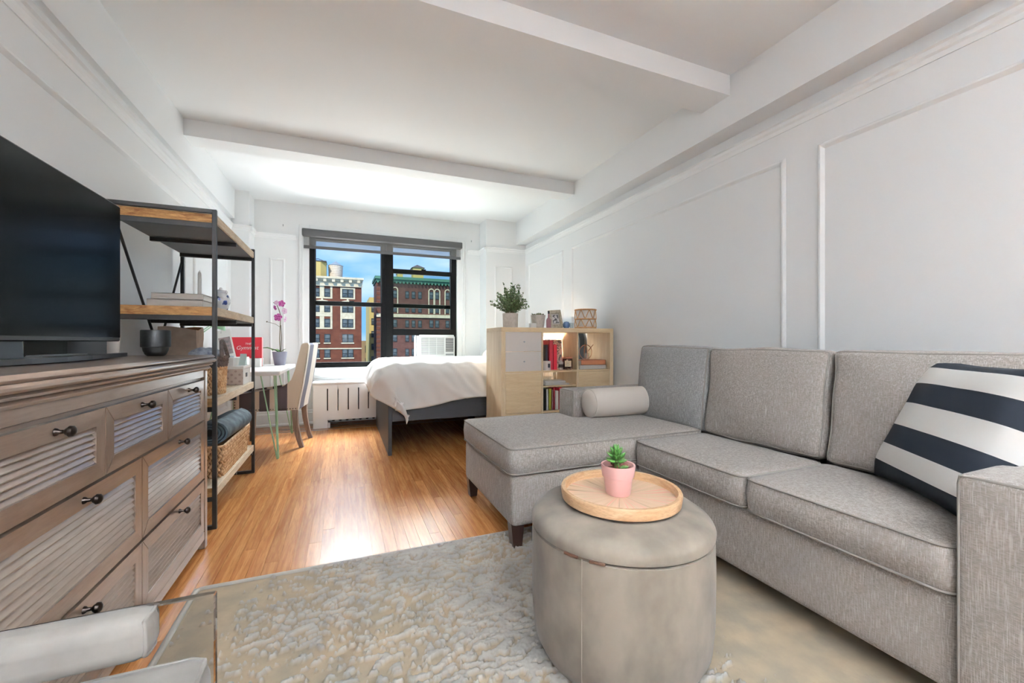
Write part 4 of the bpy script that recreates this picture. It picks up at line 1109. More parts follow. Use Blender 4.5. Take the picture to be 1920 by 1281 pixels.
# patterned storage box
m_, t_, b_ = newmat('dotted_box'); s_ = t_.nodes.new('ShaderNodeSeparateXYZ'); t_.links.new(t_.nodes.new('ShaderNodeTexCoord').outputs['Object'], s_.inputs[0])
cbx = t_.nodes.new('ShaderNodeCombineXYZ'); t_.links.new(s_.outputs[0], cbx.inputs[0]); t_.links.new(s_.outputs[2], cbx.inputs[1])
mpp = t_.nodes.new('ShaderNodeMapping'); mpp.inputs['Rotation'].default_value = (0, 0, R(45)); mpp.inputs['Scale'].default_value = (30, 30, 30); t_.links.new(cbx.outputs[0], mpp.inputs[0])
vv = N(t_, 'ShaderNodeTexVoronoi', Scale=1.0, Randomness=0.0); t_.links.new(mpp.outputs[0], vv.inputs['Vector'])
t_.links.new(ramp(t_, vv.outputs['Distance'], [(.18, S(162, 138, 126)), (.28, S(194, 174, 162))]), b_.inputs['Base Color']); b_.inputs['Roughness'].default_value = .7
M['dotbox'] = m_
xb = thing('patterned_storage_box', 'beige dotted storage box with a metal label holder on the third shelf', 'box', (-.79, 3.53, .696))
obj('body', MB().box(-.93, -.652, 3.42, 3.655, .696, .81, .002), 'dotbox', xb, None)
obj('lid', MB().box(-.936, -.646, 3.414, 3.661, .806, .826, .003), 'paper', xb, None)
obj('label_side', MB().box(-.652, -.6505, 3.421, 3.654, .697, .805), 'paper', xb, None)
obj('label_holder', MB().box(-.6506, -.647, 3.50, 3.545, .745, .775, .001).box(-.6472, -.6465, 3.508, 3.537, .751, .769), 'gun', xb, None)
single('small_white_box', MB().box(-.80, -.715, 3.45, 3.56, .8265, .885, .003), 'paper', 'small white box on top of the dotted storage box', 'box')
cdx = MB().box(-.06, .06, -.002, .002, 0, .07); cdx.xform(Matrix.Translation((-.80, 3.60, .8265)) @ Matrix.Rotation(R(14), 4, 'X'))
cc = thing('greeting_card', 'pale blue card with a small square stamp leaning behind the white box', 'card', (-.80, 3.60, .8265))
obj('sheet', cdx, mat('pale_blue_card', S(204, 214, 222), .8), cc, None)
st = MB().box(.012, .032, -.0035, -.002, .035, .058); st.xform(Matrix.Translation((-.80, 3.60, .8265)) @ Matrix.Rotation(R(14), 4, 'X'))
obj('stamp', st, 'gun', cc, None)
fd = MB().prism([(3.53, .8265), (3.60, .8265), (3.585, .91)], 0, -.70, -.66)
single('mint_folded_card', fd, mat('mint_card', S(204, 222, 218), .8), 'pale mint folded card at the right end of the dotted box', 'card')
# ================================================================ DESK
dk_ = thing('hairpin_desk', 'white topped desk on mint green hairpin legs beyond the shelf unit', 'desk', (-.80, 4.55, 0))
obj('tabletop', MB().box(-1.10, -.488, 3.95, 5.16, .716, .752, .006), 'white', dk_)
def hairpin(cx, cy, sx, sy):
    bx, by = cx + sx * .03, cy + sy * .03; mb = MB()
    for k, (dx, dy) in enumerate(((-sx * .10, 0), (0, 0), (0, -sy * .10))):
        e = (cx + dx, cy + dy, .714); b = (bx + (-.006 if k == 0 else .006 if k == 2 else 0), by, .012)
        mb.tube([e, ((e[0] + b[0]) / 2, (e[1] + b[1]) / 2, .36), b], .0055, 7)
    mb.tube([(bx - .006, by, .014), (bx - .004, by, .006), (bx + .004, by, .006), (bx + .006, by, .014)], .0055, 7)
    mb.box(cx - .06, cx + .02, cy - .05, cy + .05, .712, .716)
    return mb
for (x_, y_, sx, sy) in ((-.545, 4.055, 1, -1), (-.545, 5.06, 1, 1), (-1.03, 4.055, -1, -1), (-1.03, 5.06, -1, 1)):
    obj('hairpin_leg', hairpin(x_, y_, sx, sy), 'mint', dk_, 50)
# task lamp
tl = thing('task_lamp', 'mint green jointed desk lamp at the wall end of the desk', 'lamp', (-1.0, 4.10, .7525))
obj('base', MB().lathe([(.01, .7525), (.075, .7525), (.075, .762), (.06, .77), (.012, .775), (.01, .80)], -1.0, 4.10, 24), 'mint', tl)
for dy in (-.012, .012):
    obj('arm', MB().tube([(-1.0, 4.10 + dy, .79), (-1.05, 3.88 + dy, 1.03)], .0045, 6), 'mint', tl)
    obj('arm', MB().tube([(-1.05, 3.88 + dy, 1.04 + dy), (-1.0, 4.17 + dy, 1.15 + dy)], .0045, 6), 'mint', tl)
obj('joint', MB().lathe([(.001, -.022), (.012, -.022), (.012, .022), (.001, .022)], 0, 0, 12).xform(Matrix.Translation((-1.05, 3.88, 1.035)) @ Matrix.Rotation(R(90), 4, 'X')), 'mint', tl)
obj('head', MB().lathe([(.02, .065), (.022, .05), (.032, .03), (.062, -.03), (.060, -.03), (.028, .03), (.01, .05)], 0, 0, 20).xform(Matrix.Translation((-.98, 4.22, 1.14)) @ Matrix.Rotation(R(20), 4, 'Y')), 'mint', tl)
obj('pull_chain', MB().tube([(-.96, 4.20, 1.12), (-.96, 4.20, 1.075)], .0012, 5).ball((-.96, 4.20, 1.073), .004, 6, 4), 'silver', tl)
# red box on a white one
wb_ = thing('white_gift_box', 'white box with a thin red edge under the red box on the desk', 'box', (-.865, 4.76, .7525))
obj('body', MB().box(-.985, -.745, 4.66, 4.85, .7525, .835, .002), 'paper', wb_, None)
obj('ribbon', MB().box(-.744, -.742, 4.74, 4.752, .7525, .835), 'red', wb_, None)
rb_ = thing('red_box', 'red box with white lettering standing on the white box on the desk', 'box', (-.87, 4.77, .8355))
obj('body', MB().box(-1.0, -.745, 4.74, 4.80, .8355, 1.042, .002), 'red', rb_, None)
obj('edge', MB().box(-.745, -.7435, 4.742, 4.798, .838, 1.04), mat('pale_red_edge', S(226, 150, 150), .6), rb_, None)
textmesh('THE', .028, 'paper', (-.862, 4.7395, .968), (R(90), 0, 0), rb_)
textmesh('Gymnast', .052, 'paper', (-.868, 4.7395, .922), (R(90), 0, 0), rb_)
# photo strip frame
fr = thing('white_photo_card', 'white instant photo card leaning on the desk beside the red box', 'photo', (-.96, 4.50, .7525))
def tilt(mb): return mb.xform(Matrix.Translation((-.955, 4.50, .768)) @ Matrix.Rotation(R(-10), 4, 'X') @ Matrix.Rotation(R(13), 4, 'Y').inverted())
obj('card', tilt(MB().box(-.06, .06, -.002, .002, 0, .35)), 'paper', fr, None)
obj('picture', tilt(MB().box(-.043, .047, -.0028, -.002, .12, .28)), mat('photo_print', S(120, 116, 118), .5, var=S(176, 150, 150), vscale=30), fr, None)
single('white_letter_tray', MB().box(-1.06, -.80, 4.24, 4.46, .7525, .86, .004), 'paper', 'white letter box on the desk behind the dotted storage box', 'box')
# orchid
od = thing('potted_orchid', 'purple orchid in a lilac grey pot on the far end of the desk', 'plant', (-.62, 4.96, .7525))
ox, oy, oz = -.615, 4.96, .7525
obj('pot', MB().lathe([(.01, oz), (.048, oz), (.052, oz + .004), (.069, oz + .135), (.071, oz + .14), (.065, oz + .14), (.06, oz + .12), (.01, oz + .118)], ox, oy, 28), 'potgrey', od, 40)
st1 = [(ox + .004, oy, oz + .12), (ox - .002, oy, oz + .28), (ox + .004, oy, oz + .42), (ox + .008, oy, oz + .52), (ox - .008, oy, oz + .58), (ox - .03, oy, oz + .64), (ox - .06, oy, oz + .655)]
obj('flower_stem', MB().tube(st1, .0035, 6), 'stem', od)
obj('flower_stem', MB().tube([(ox + .006, oy + .01, oz + .12), (ox + .014, oy + .01, oz + .28), (ox + .008, oy + .005, oz + .42)], .003, 6), 'stem', od)
obj('side_stem', MB().tube([(ox, oy, oz + .40), (ox - .04, oy, oz + .43), (ox - .115, oy, oz + .452)], .002, 5).ball((ox - .118, oy, oz + .453), .007, 7, 5), 'stem', od)
def leaf(pts, wid, up=.0):
    """blade along pts with half-widths wid; folded along the middle"""
    mb = MB(); vs = []; fs = []; P = [Vector(p) for p in pts]
    for i, p in enumerate(P):
        t = (P[min(i + 1, len(P) - 1)] - P[max(i - 1, 0)]).normalized(); s = t.cross(Vector((0, 0, 1)))
        s = s.normalized() if s.length > 1e-4 else Vector((1, 0, 0))
        vs += [p + s * wid[i] + Vector((0, 0, wid[i] * .35)), p, p - s * wid[i] + Vector((0, 0, wid[i] * .35))]
    for i in range(len(P) - 1):
        a = 3 * i; fs += [(a, a + 1, a + 4, a + 3), (a + 1, a + 2, a + 5, a + 4)]
    k = len(vs); vs += [v - Vector((0, 0, .002)) for v in vs]; fs += [tuple(i + k for i in reversed(f)) for f in fs]
    return mb.add(vs, fs)
obj('leaf', leaf([(ox, oy, oz + .125), (ox - .04, oy - .02, oz + .155), (ox - .11, oy - .03, oz + .18), (ox - .20, oy - .03, oz + .178)], [.012, .028, .03, .002]), 'leafd', od, 60)
obj('leaf', leaf([(ox, oy, oz + .125), (ox - .03, oy + .04, oz + .15), (ox - .07, oy + .11, oz + .16), (ox - .09, oy + .16, oz + .15)], [.012, .025, .027, .002]), 'leafd', od, 60)
obj('leaf', leaf([(ox, oy, oz + .125), (ox + .02, oy, oz + .145), (ox + .04, oy - .01, oz + .16), (ox + .062, oy - .02, oz + .172)], [.008, .012, .01, .002]), 'leafd', od, 60)
def flower(c, r_, m, tiltv, k=5, mm='orchid'):
    mb = MB(); n = Vector(tiltv).normalized(); a = n.orthogonal().normalized(); b = n.cross(a); c = Vector(c)
    for i in range(k):
        t = 2 * math.pi * i / k; d = a * math.cos(t) + b * math.sin(t); s = n.cross(d)
        vs = [c] + [c + d * r_ * u + s * r_ * w2 + n * r_ * .14 * math.sin(u * 3) for u, w2 in ((.35, .30), (.65, .42), (.9, .28), (1, 0), (.9, -.28), (.65, -.42), (.35, -.30))]
        vs += [v - n * .0015 for v in vs]
        mb.add(vs, [(0, 1, 2, 3, 4), (0, 4, 5, 6, 7), (12, 11, 10, 9, 8), (15, 14, 13, 12, 8)])
    mb.ball(tuple(c + n * r_ * .12), r_ * .2, 8, 5)
    return mb
for (dx, dz, r_, m_, v_) in ((.018, .645, .036, 'orchid', (.1, -1, -.1)), (-.03, .652, .026, 'orchidp', (-.5, -1, .1)), (-.042, .60, .028, 'orchid', (-.8, -.6, -.3)), (.045, .568, .034, 'orchidp', (.8, -.7, 0)), (-.015, .50, .042, 'orchid', (-.1, -1, .05)), (.05, .48, .032, 'orchidp', (.9, -.3, -.2))):
    obj('flower', flower((ox + dx, oy - .012, oz + dz), r_, m_, v_), m_, od, None)

# ================================================================ STRIPED CHAIR (local: faces -x)
sc_ = thing('striped_dining_chair', 'upholstered chair with cream, slate and brown stripes at the desk', 'chair', (-.62, 4.63, 0), R(-7), local=True)
cr_, bn_, sl_ = S(214, 198, 178), S(74, 62, 62), S(120, 122, 136)
M['chairside'] = stripes('chair_side_stripes', 0, [(0, cr_), (.10, bn_), (.27, cr_), (.36, bn_), (.50, cr_), (.60, bn_), (.735, cr_)], lo=-.29, hi=.33)
M['chairback'] = stripes('chair_back_stripes', 1, [(0, S(226, 220, 210)), (.12, sl_), (.50, S(226, 220, 210)), (.94, sl_)], lo=-.235, hi=.235)
M['chairseat'] = stripes('chair_seat_stripes', 1, [(0, cr_), (.2, sl_), (.4, cr_), (.6, bn_), (.8, cr_)], lo=-.235, hi=.235)
side = [(-.27, .355), (-.275, .49), (-.25, .512), (-.15, .53), (-.04, .545), (.06, .56), (.14, .585), (.20, .64), (.235, .74), (.262, .86), (.285, .965), (.30, .982), (.335, .984), (.345, .965), (.325, .80), (.295, .60), (.265, .45), (.25, .36)]
for sy in (-1, 1):
    y0_, y1_ = (.19, .232) if sy > 0 else (-.232, -.19)
    obj('side_panel', MB().prism(side, 1, y0_, y1_), 'chairside', sc_, None)
bk = MB(); prof = [(.20, .46), (.222, .62), (.25, .80), (.278, .955), (.295, .984), (.335, .986), (.347, .965), (.327, .80), (.297, .60), (.267, .45), (.252, .36), (.20, .36)]
obj('backrest', MB().prism(prof, 1, -.191, .191), 'chairback', sc_, None)
obj('back_skin', MB().prism([(.252, .358), (.268, .45), (.298, .60), (.328, .80), (.348, .965), (.336, .987), (.342, .987), (.354, .966), (.333, .80), (.303, .60), (.273, .45), (.258, .356)], 1, -.233, .233), 'chairback', sc_, None)
mb, f = cushion((-.03, 0, .455), (.50, .385, .13), .03, (0, 0, .1), 7)
obj('seat', mb, 'chairseat', sc_, 60)
obj('seat_rail', MB().box(-.268, .20, -.2, .2, .352, .40), 'chairside', sc_, None)
nh = MB()
for i in range(22):
    for sy in (-.2335, .2335): nh.ball((-.255 + i * .0235, sy, .372), .0055, 6, 4)
for i in range(5): nh.ball((-.262, -.2335, .40 + i * .024), .0055, 6, 4)
obj('nailheads', nh, 'knob', sc_, None, kind='stuff')
for (x_, y_, dx) in ((-.245, -.205, -.01), (-.245, .205, -.01), (.225, -.20, .06), (.225, .20, .06)):
    lg = MB(); P = []
    for t in np.linspace(0, 1, 6):
        z = .36 * (1 - t); cx = x_ + dx * (t ** 2); w_ = .024 - .005 * t; P.append((cx, w_, z))
    vs = []; fs = []
    for (cx, w_, z) in P: vs += [(cx - w_, y_ - w_, z), (cx + w_, y_ - w_, z), (cx + w_, y_ + w_, z), (cx - w_, y_ + w_, z)]
    for i in range(5):
        for k in range(4): fs.append((4 * i + k, 4 * i + (k + 1) % 4, 4 * i + 4 + (k + 1) % 4, 4 * i + 4 + k))
    fs += [(0, 1, 2, 3), (20, 21, 22, 23)]
    obj('leg', lg.add(vs, fs), 'brownleg', sc_, None)

# ================================================================ BED
bd = thing('platform_bed', 'black platform bed standing below the window', 'bed', (1.3, 4.5, 0))
obj('footboard', MB().box(.365, .397, 3.77, 5.205, 0, .47, .003), 'bedblk', bd, None)
obj('side_rail', MB().box(.397, 2.28, 3.77, 3.80, .295, .47, .003), 'bedblk', bd, None)
obj('side_rail', MB().box(.397, 2.28, 5.175, 5.205, .295, .47, .003), 'bedblk', bd, None)
obj('slat_deck', MB().box(.397, 2.28, 3.80, 5.175, .40, .43), 'bedblk', bd, None)
obj('centre_leg', MB().box(1.3, 1.36, 4.45, 4.51, 0, .40), 'bedblk', bd, None)
hb = MB(); pts = [(3.74, 0)] + [(3.74 + .12 - .12 * math.cos(a), 1.0 + .12 * math.sin(a)) for a in np.linspace(0, math.pi / 2, 8)] + [(5.23 - .12 + .12 * math.sin(a), 1.0 + .12 * math.cos(a)) for a in np.linspace(0, math.pi / 2, 8)] + [(5.23, 0)]
obj('headboard', hb.prism(pts, 0, 2.28, 2.338), 'headbd', bd, 40)
mb, f = cushion((1.34, 4.4875, .56), (1.87, 1.37, .255), .05, (0, 0, .02), 8)
mt = tag(single('mattress', mb, 'duvet', 'white mattress on the platform bed under the duvet', 'mattress', smooth=60), 'white mattress on the platform bed under the duvet', 'mattress')
# duvet draped over the foot and the sides
def drape(a, b, W, L, ztop):
    oa = max(0, -a); ob = max(0, -b); oc = max(0, b - W)
    x_ = max(a, 0); y_ = min(max(b, 0), W); z = ztop
    if oa or ob or oc:
        o2 = ob + oc; o_ = math.hypot(oa, o2); ca = oa / o_; cb2 = o2 / o_
        rr = math.sqrt((.19 * ca) ** 2 + (.115 * cb2) ** 2)
        if o_ < rr * math.pi / 2: out = rr * math.sin(o_ / rr); dn = rr * (1 - math.cos(o_ / rr))
        else: out = rr + .02 * (o_ - rr * 1.57); dn = rr + o_ - rr * math.pi / 2
        x_ -= out * ca; y_ += (-out if ob else out) * cb2; z -= dn
    return x_, y_, z
dv = MB(); na, nb = 110, 120; vs = []; fs = []; W_, L_ = 1.235, 1.55
for i in range(na + 1):
    u = i / na
    for j in range(nb + 1):
        v = j / nb
        a = -.40 + u * (L_ + .40)
        hang = .40 + .06 * max(0, 1 - max(a, 0) / .5) + .02 * math.sin(a * 6)
        b = -hang + v * (W_ + hang + .30)
        aa = a
        x_, y_, z = drape(aa, b, W_, L_, .79)
        p = Vector((x_ + .43, y_ + 3.865, z))
        cr1 = .030 * math.exp(-((b - .6) / .6) ** 2)
        q = noise.noise(Vector((a * 3.2 + b * 2.2, b * 3 - a * 1.5, 3))) * .5 + noise.noise(Vector((a * 9 + b * 5, b * 4 - a * 3, 7))) * .5
        ridge = 1 - abs(noise.noise(Vector((a * 4.5 + b * 3.5, b * 1.6 - a * 1.2, 1)))) * 2
        amp = .024 if z < .76 else .012
        over = max(0, -b) + max(0, -a)
        d = Vector((-1 if a < 0 else 0, -1 if b < 0 else (1 if b > W_ else 0), .4)).normalized() if over > .05 else Vector((0, 0, 1))
        if a < 0 and b < 0:
            wg = min(1, -a / .32) * min(1, -b / .34); p.x += .19 * wg ** 1.3; p.y -= .05 * wg
        p += d * (q * amp + max(0, ridge - .55) * .034)
        p.z += cr1 if b > -.05 else 0
        vs.append(p)
for i in range(na):
    for j in range(nb):
        a = i * (nb + 1) + j; fs.append((a, a + 1, a + nb + 2, a + nb + 1))
dv.add(vs, fs)
du = single('white_duvet', dv, 'duvet', 'rumpled white duvet hanging over the foot and near side of the bed', 'duvet', smooth=180)
sm = du.modifiers.new('thickness', 'SOLIDIFY'); sm.thickness = .02; sm.offset = -1
def bed_pillow(name, c, size, rx, rz, m_, label, ry=0):
    pm = pillow_mb(size[0], size[1], size[2], 16, .04, c[0])
    me = tomesh(name, pm, 70); me.materials.append(M[m_]); o = bpy.data.objects.new(name, me); C.objects.link(o)
    o.location = c; o.rotation_euler = (rx, ry, rz); tag(o, label, 'pillow')
bed_pillow('bed_pillow', (1.90, 4.86, .90), (.50, .66, .18), 0, 0, 'peach', 'peach pillow near the window side of the bed head', R(-22))
bed_pillow('bed_pillow', (2.12, 4.14, 1.0), (.44, .62, .17), 0, 0, 'duvet', 'white pillow propped at the near side of the bed head', R(-58))

# ================================================================ CUBE BOOKCASE
KX0, KX1, KY0, KY1, KH = 1.224, 2.344, 3.251, 3.641, 1.12
kb_ = thing('cube_bookcase', 'birch cube bookcase dividing the bed from the sofa', 'bookcase', (1.784, 3.446, 0))
ot_, it_ = .038, .016; cw = (KX1 - KX0 - 2 * ot_ - 2 * it_) / 3
obj('top_panel', MB().box(KX0, KX1, KY0, KY1, KH - ot_, KH, .0015), 'birchh', kb_, None)
obj('bottom_panel', MB().box(KX0, KX1, KY0, KY1, 0, ot_, .0015), 'birchh', kb_, None)
obj('side_panel', MB().box(KX0, KX0 + ot_, KY0, KY1, ot_, KH - ot_, .0015), 'birch', kb_, None)
obj('side_panel', MB().box(KX1 - ot_, KX1, KY0, KY1, ot_, KH - ot_, .0015), 'birch', kb_, None)
cx_ = [KX0 + ot_ + k * (cw + it_) for k in range(3)]; cz_ = [KH - ot_ - cw - k * (cw + it_) for k in range(3)]
for k in (1, 2): obj('upright', MB().box(cx_[k] - it_, cx_[k], KY0 + .004, KY1, ot_, KH - ot_), 'birch', kb_, None)
for k in range(3):
    for j in (0, 1): obj('shelf', MB().box(cx_[k], cx_[k] + cw, KY0 + .004, KY1, cz_[j] - it_, cz_[j]), 'birchh', kb_, None)
def front(name, x0, x1, z0, z1, m_, kx, kz):
    o = obj(name, MB().box(x0 + .003, x1 - .003, KY0 + .004, KY0 + .022, z0 + .002, z1 - .002, .001), m_, kb_, None)
    kn = MB().lathe([(.004, 0), (.004, .010), (.0065, .012), (.0065, .017), (.002, .018)], 0, 0, 12); kn.xform(Matrix.Translation((kx, KY0 + .004, kz)) @ Matrix.Rotation(R(90), 4, 'X'))
    obj('knob', kn, 'silver' if m_ == 'drawer' else 'birch', o)
    return o
x0 = cx_[0]; zt = cz_[0]; hz = zt + cw / 2
front('drawer', x0, x0 + cw, hz, zt + cw, 'drawer', x0 + cw / 2, hz + cw / 4); front('drawer', x0, x0 + cw, zt, hz, 'drawer', x0 + cw / 2, zt + cw / 4)
front('door', x0, x0 + cw, cz_[1], cz_[1] + cw, 'birchh', x0 + cw - .03, cz_[1] + cw / 2)
front('door', x0, x0 + cw, cz_[2], cz_[2] + cw, 'birchh', x0 + cw - .03, cz_[2] + cw / 2)
front('door', cx_[2], cx_[2] + cw, cz_[1], cz_[1] + cw, 'birchh', cx_[2] + cw - .03, cz_[1] + cw / 2)
front('door', cx_[2], cx_[2] + cw, cz_[2], cz_[2] + cw, 'birchh', cx_[2] + cw - .03, cz_[2] + cw / 2)
obj('insert_shelf', MB().box(cx_[1], cx_[1] + cw, KY0 + .02, KY1 - .02, .598, .610), 'birchh', kb_, None)
sl_m = unit('back_slat', 'birchh')
for i in range(22): inst('back_slat', sl_m, (cx_[1] + .002 + i * .0152 - 1.784, KY1 - .008 - 3.446, cz_[1]), (.008, .006, cw), parent=kb_)
Z1, Z2 = cz_[0], cz_[1]
# --- in the open cubes
m_, t_, b_ = newmat('swirl_print'); nz_ = N(t_, 'ShaderNodeTexNoise', Scale=13.0, Detail=1.5, Distortion=1.6); t_.links.new(coords(t_), nz_.inputs['Vector'])
t_.links.new(ramp(t_, nz_.outputs['Fac'], [(0, S(206, 168, 150)), (.47, S(92, 78, 74)), (.55, S(214, 180, 164)), (.66, S(76, 66, 64)), (.72, S(206, 170, 152))], 'CONSTANT'), b_.inputs['Base Color']); M['swirl'] = m_
ab = MB().box(-.16, .16, -.006, .006, 0, .272); ab.xform(Matrix.Translation((1.785, 3.50, Z1 + .001)) @ Matrix.Rotation(R(-6), 4, 'X'))
single('patterned_board', ab, 'swirl', 'pink and charcoal swirl patterned board at the back of the top middle cube', 'board')
ctr = lambda lab, **k: lab
book('paperback', 1.692, 1.714, 3.36, 3.47, Z1 + .0005, Z1 + .225, 'navy', 'thin navy book left of the red books in the top middle cube')
book('hardback', 1.717, 1.758, 3.34, 3.47, Z1 + .0005, Z1 + .265, 'redd', 'tall dark red book in the top middle cube')
book('hardback', 1.762, 1.797, 3.34, 3.47, Z1 + .0005, Z1 + .228, 'red', 'shorter bright red book in the top middle cube')
mg = thing('printed_mug', 'white mug with a square print in the top middle cube', 'mug', (1.675, 3.305, Z1))
obj('body', MB().lathe([(.01, Z1 + .0005), (.034, Z1 + .0005), (.036, Z1 + .004), (.036, Z1 + .082), (.033, Z1 + .082), (.032, Z1 + .01), (.01, Z1 + .008)], 1.675, 3.305, 24), 'ceram', mg)
obj('handle', MB().tube([(1.641, 3.305, Z1 + .065), (1.622, 3.305, Z1 + .06), (1.619, 3.305, Z1 + .04), (1.624, 3.305, Z1 + .022), (1.641, 3.305, Z1 + .018)], .004, 6), 'ceram', mg)
obj('print', MB().box(1.668, 1.688, 3.2680, 3.2692, Z1 + .025, Z1 + .06), 'gun', mg, None)
cn = thing('amber_jar_candle', 'amber jar candle with a cream label in the top middle cube', 'candle', (1.893, 3.32, Z1))
obj('jar', MB().lathe([(.01, Z1 + .0005), (.043, Z1 + .0005), (.046, Z1 + .006), (.046, Z1 + .095), (.042, Z1 + .100), (.01, Z1 + .10)], 1.893, 3.32, 30), 'amber', cn)
obj('lid', MB().lathe([(.01, Z1 + .1005), (.0465, Z1 + .1005), (.0465, Z1 + .113), (.01, Z1 + .115)], 1.893, 3.32, 30), 'tan', cn)
lb_ = []; 
for (r_, z_) in ((.0466, Z1 + .028), (.0466, Z1 + .082)):
    lb_.append([(1.893 + r_ * math.cos(a), 3.32 + r_ * math.sin(a), z_) for a in np.linspace(R(-150), R(-72), 9)])
lm = MB(); lm.add(lb_[0] + lb_[1], [(i, i + 1, i + 10, i + 9) for i in range(8)])
obj('label', lm, mat('cream_label', S(226, 206, 172), .7), cn)
ln_ = MB()
for k, (w0, w1) in enumerate(((-135, -92), (-130, -98), (-138, -90), (-128, -100))):
    z_ = Z1 + .07 - k * .011; ln_.tube([(1.893 + .047 * math.cos(a), 3.32 + .047 * math.sin(a), z_) for a in np.linspace(R(w0), R(w1), 6)], .0009, 4)
obj('print', ln_, 'gun', cn, None, kind='stuff')
sj = thing('small_votive', 'small dark votive jar between the red books and the amber candle', 'jar', (1.825, 3.32, Z1))
obj('glass', MB().lathe([(.01, Z1 + .0005), (.02, Z1 + .0005), (.022, Z1 + .07), (.012, Z1 + .074), (.012, Z1 + .085), (.002, Z1 + .085)], 1.825, 3.32, 16), 'bookgrey', sj)
obj('band', MB().lathe([(.0222, Z1 + .02), (.0225, Z1 + .05)], 1.825, 3.32, 16), 'knob', sj)
# lamp behind the board
bl2 = thing('bedside_lamp', 'small lit white lamp behind the patterned board in the top middle cube', 'lamp', (1.745, 3.60, Z1))
obj('base', MB().lathe([(.01, Z1 + .0005), (.045, Z1 + .0005), (.045, Z1 + .012), (.008, Z1 + .016), (.007, Z1 + .25), (.002, Z1 + .25)], 1.745, 3.60, 18), 'silver', bl2)
obj('shade', MB().lathe([(.012, Z1 + .318), (.030, Z1 + .312), (.052, Z1 + .285), (.058, Z1 + .25), (.055, Z1 + .25), (.048, Z1 + .283), (.012, Z1 + .31)], 1.745, 3.60, 22), glow('lamp_shade_lit', S(255, 244, 226), 1.2), bl2)
pd = bpy.data.lights.new('bulb', 'POINT'); pd.energy = 13.0; pd.color = (1, .86, .68); pd.shadow_soft_size = .02
po = bpy.data.objects.new('bulb', pd); link(po, bl2); po.location = (.0, .0, .225)
# middle cube, lower row
book('notebook', 1.66, 1.90, 3.30, 3.46, .6105, .624, 'paper', 'flat pale notebook on the insert shelf of the middle cube')
pi = MB(); 
for k in range(3):
    q = MB().box(-.12 + .01 * k, .10, -.07, .07, .6245 + k * .007, .6305 + k * .007); q.xform(Matrix.Translation((1.78, 3.40, 0)) @ Matrix.Rotation(R(8 - 7 * k), 4, 'Z')); pi.add(q.v, q.f)
single('envelope_pile', pi, 'paper', 'small pile of envelopes on the pale notebook', 'envelopes', smooth=None)
gb = MB().lathe([(.01, .6465), (.05, .6465), (.075, .668), (.078, .68), (.072, .68), (.048, .654), (.01, .652)], 1.705, 3.42, 24)
single('glass_bowl', gb, 'vessel', 'clear glass bowl on the envelopes in the middle cube', 'bowl')
xb_ = 1.618
for i, (w_, h_, m_, lab) in enumerate(((.020, .185, 'navy', 'navy book at the left end of the lower middle cube'), (.016, .186, 'black', 'thin black book second from left in the lower middle cube'),
        (.024, .188, 'greyc', 'pale grey book in the lower middle cube'), (.026, .188, 'green', 'olive green book in the lower middle cube'), (.016, .18, 'mauve', 'thin mauve book right of the green one'),
        (.012, .196, 'redd', 'thin dark red book in the lower middle cube'), (.034, .168, 'paper', 'white spined book beside the red one in the lower cube'), (.034, .196, 'red', 'bright red book nearest the sofa arm in the lower cube'), (.03, .19, 'redd', 'dark red book hidden half by the sofa arm'))):
    book('shelf_book', xb_, xb_ + w_, 3.29, 3.45, Z2 + .0005, Z2 + h_, m_, lab, group='books in the lower middle cube'); xb_ += w_ + .003
# right cube
book('leather_book', 2.02, 2.285, 3.29, 3.47, Z1 + .0385, Z1 + .083, 'tan', 'tan leather book lying in the top right cube')
book('album', 2.0, 2.285, 3.28, 3.47, Z1 + .0005, Z1 + .038, 'bookgrey', 'grey album lying under the tan leather book')
cg = thing('copper_ring_holder', 'copper wire ring tealight holder on the tan leather book', 'candle holder', (2.15, 3.39, Z1 + .0835))
zc = Z1 + .0835 + .072
for (an_, r_) in ((0, .068), (70, .066)):
    mb = MB().tube([(r_ * math.cos(a), 0, r_ * math.sin(a)) for a in np.linspace(0, 2 * math.pi, 36)[:-1]], .0032, 6, closed=True); mb.xform(Matrix.Translation((2.13, 3.39, zc)) @ Matrix.Rotation(R(an_), 4, 'Z'))
    obj('ring', mb, 'copper', cg)
obj('stick', MB().tube([(2.15, 3.38, zc + .01), (2.20, 3.37, zc + .07)], .003, 5), 'copper', cg)
obj('votive_glass', MB().lathe([(.01, zc - .068), (.024, zc - .068), (.026, zc - .01), (.0235, zc - .01), (.022, zc - .062), (.01, zc - .062)], 2.135, 3.385, 20), 'vessel', cg)
single('string_light_wire', MB().tube([(2.26, 3.27, Z1 + .004), (2.29, 3.262, Z1 + .012), (2.30, 3.247, Z1 - .01), (2.301, 3.246, Z1 - .12), (2.30, 3.246, Z1 - .3)], .0022, 5), mat('pale_wire', S(232, 220, 190), .5), 'thin pale wire hanging down the front of the right cube', 'cable')
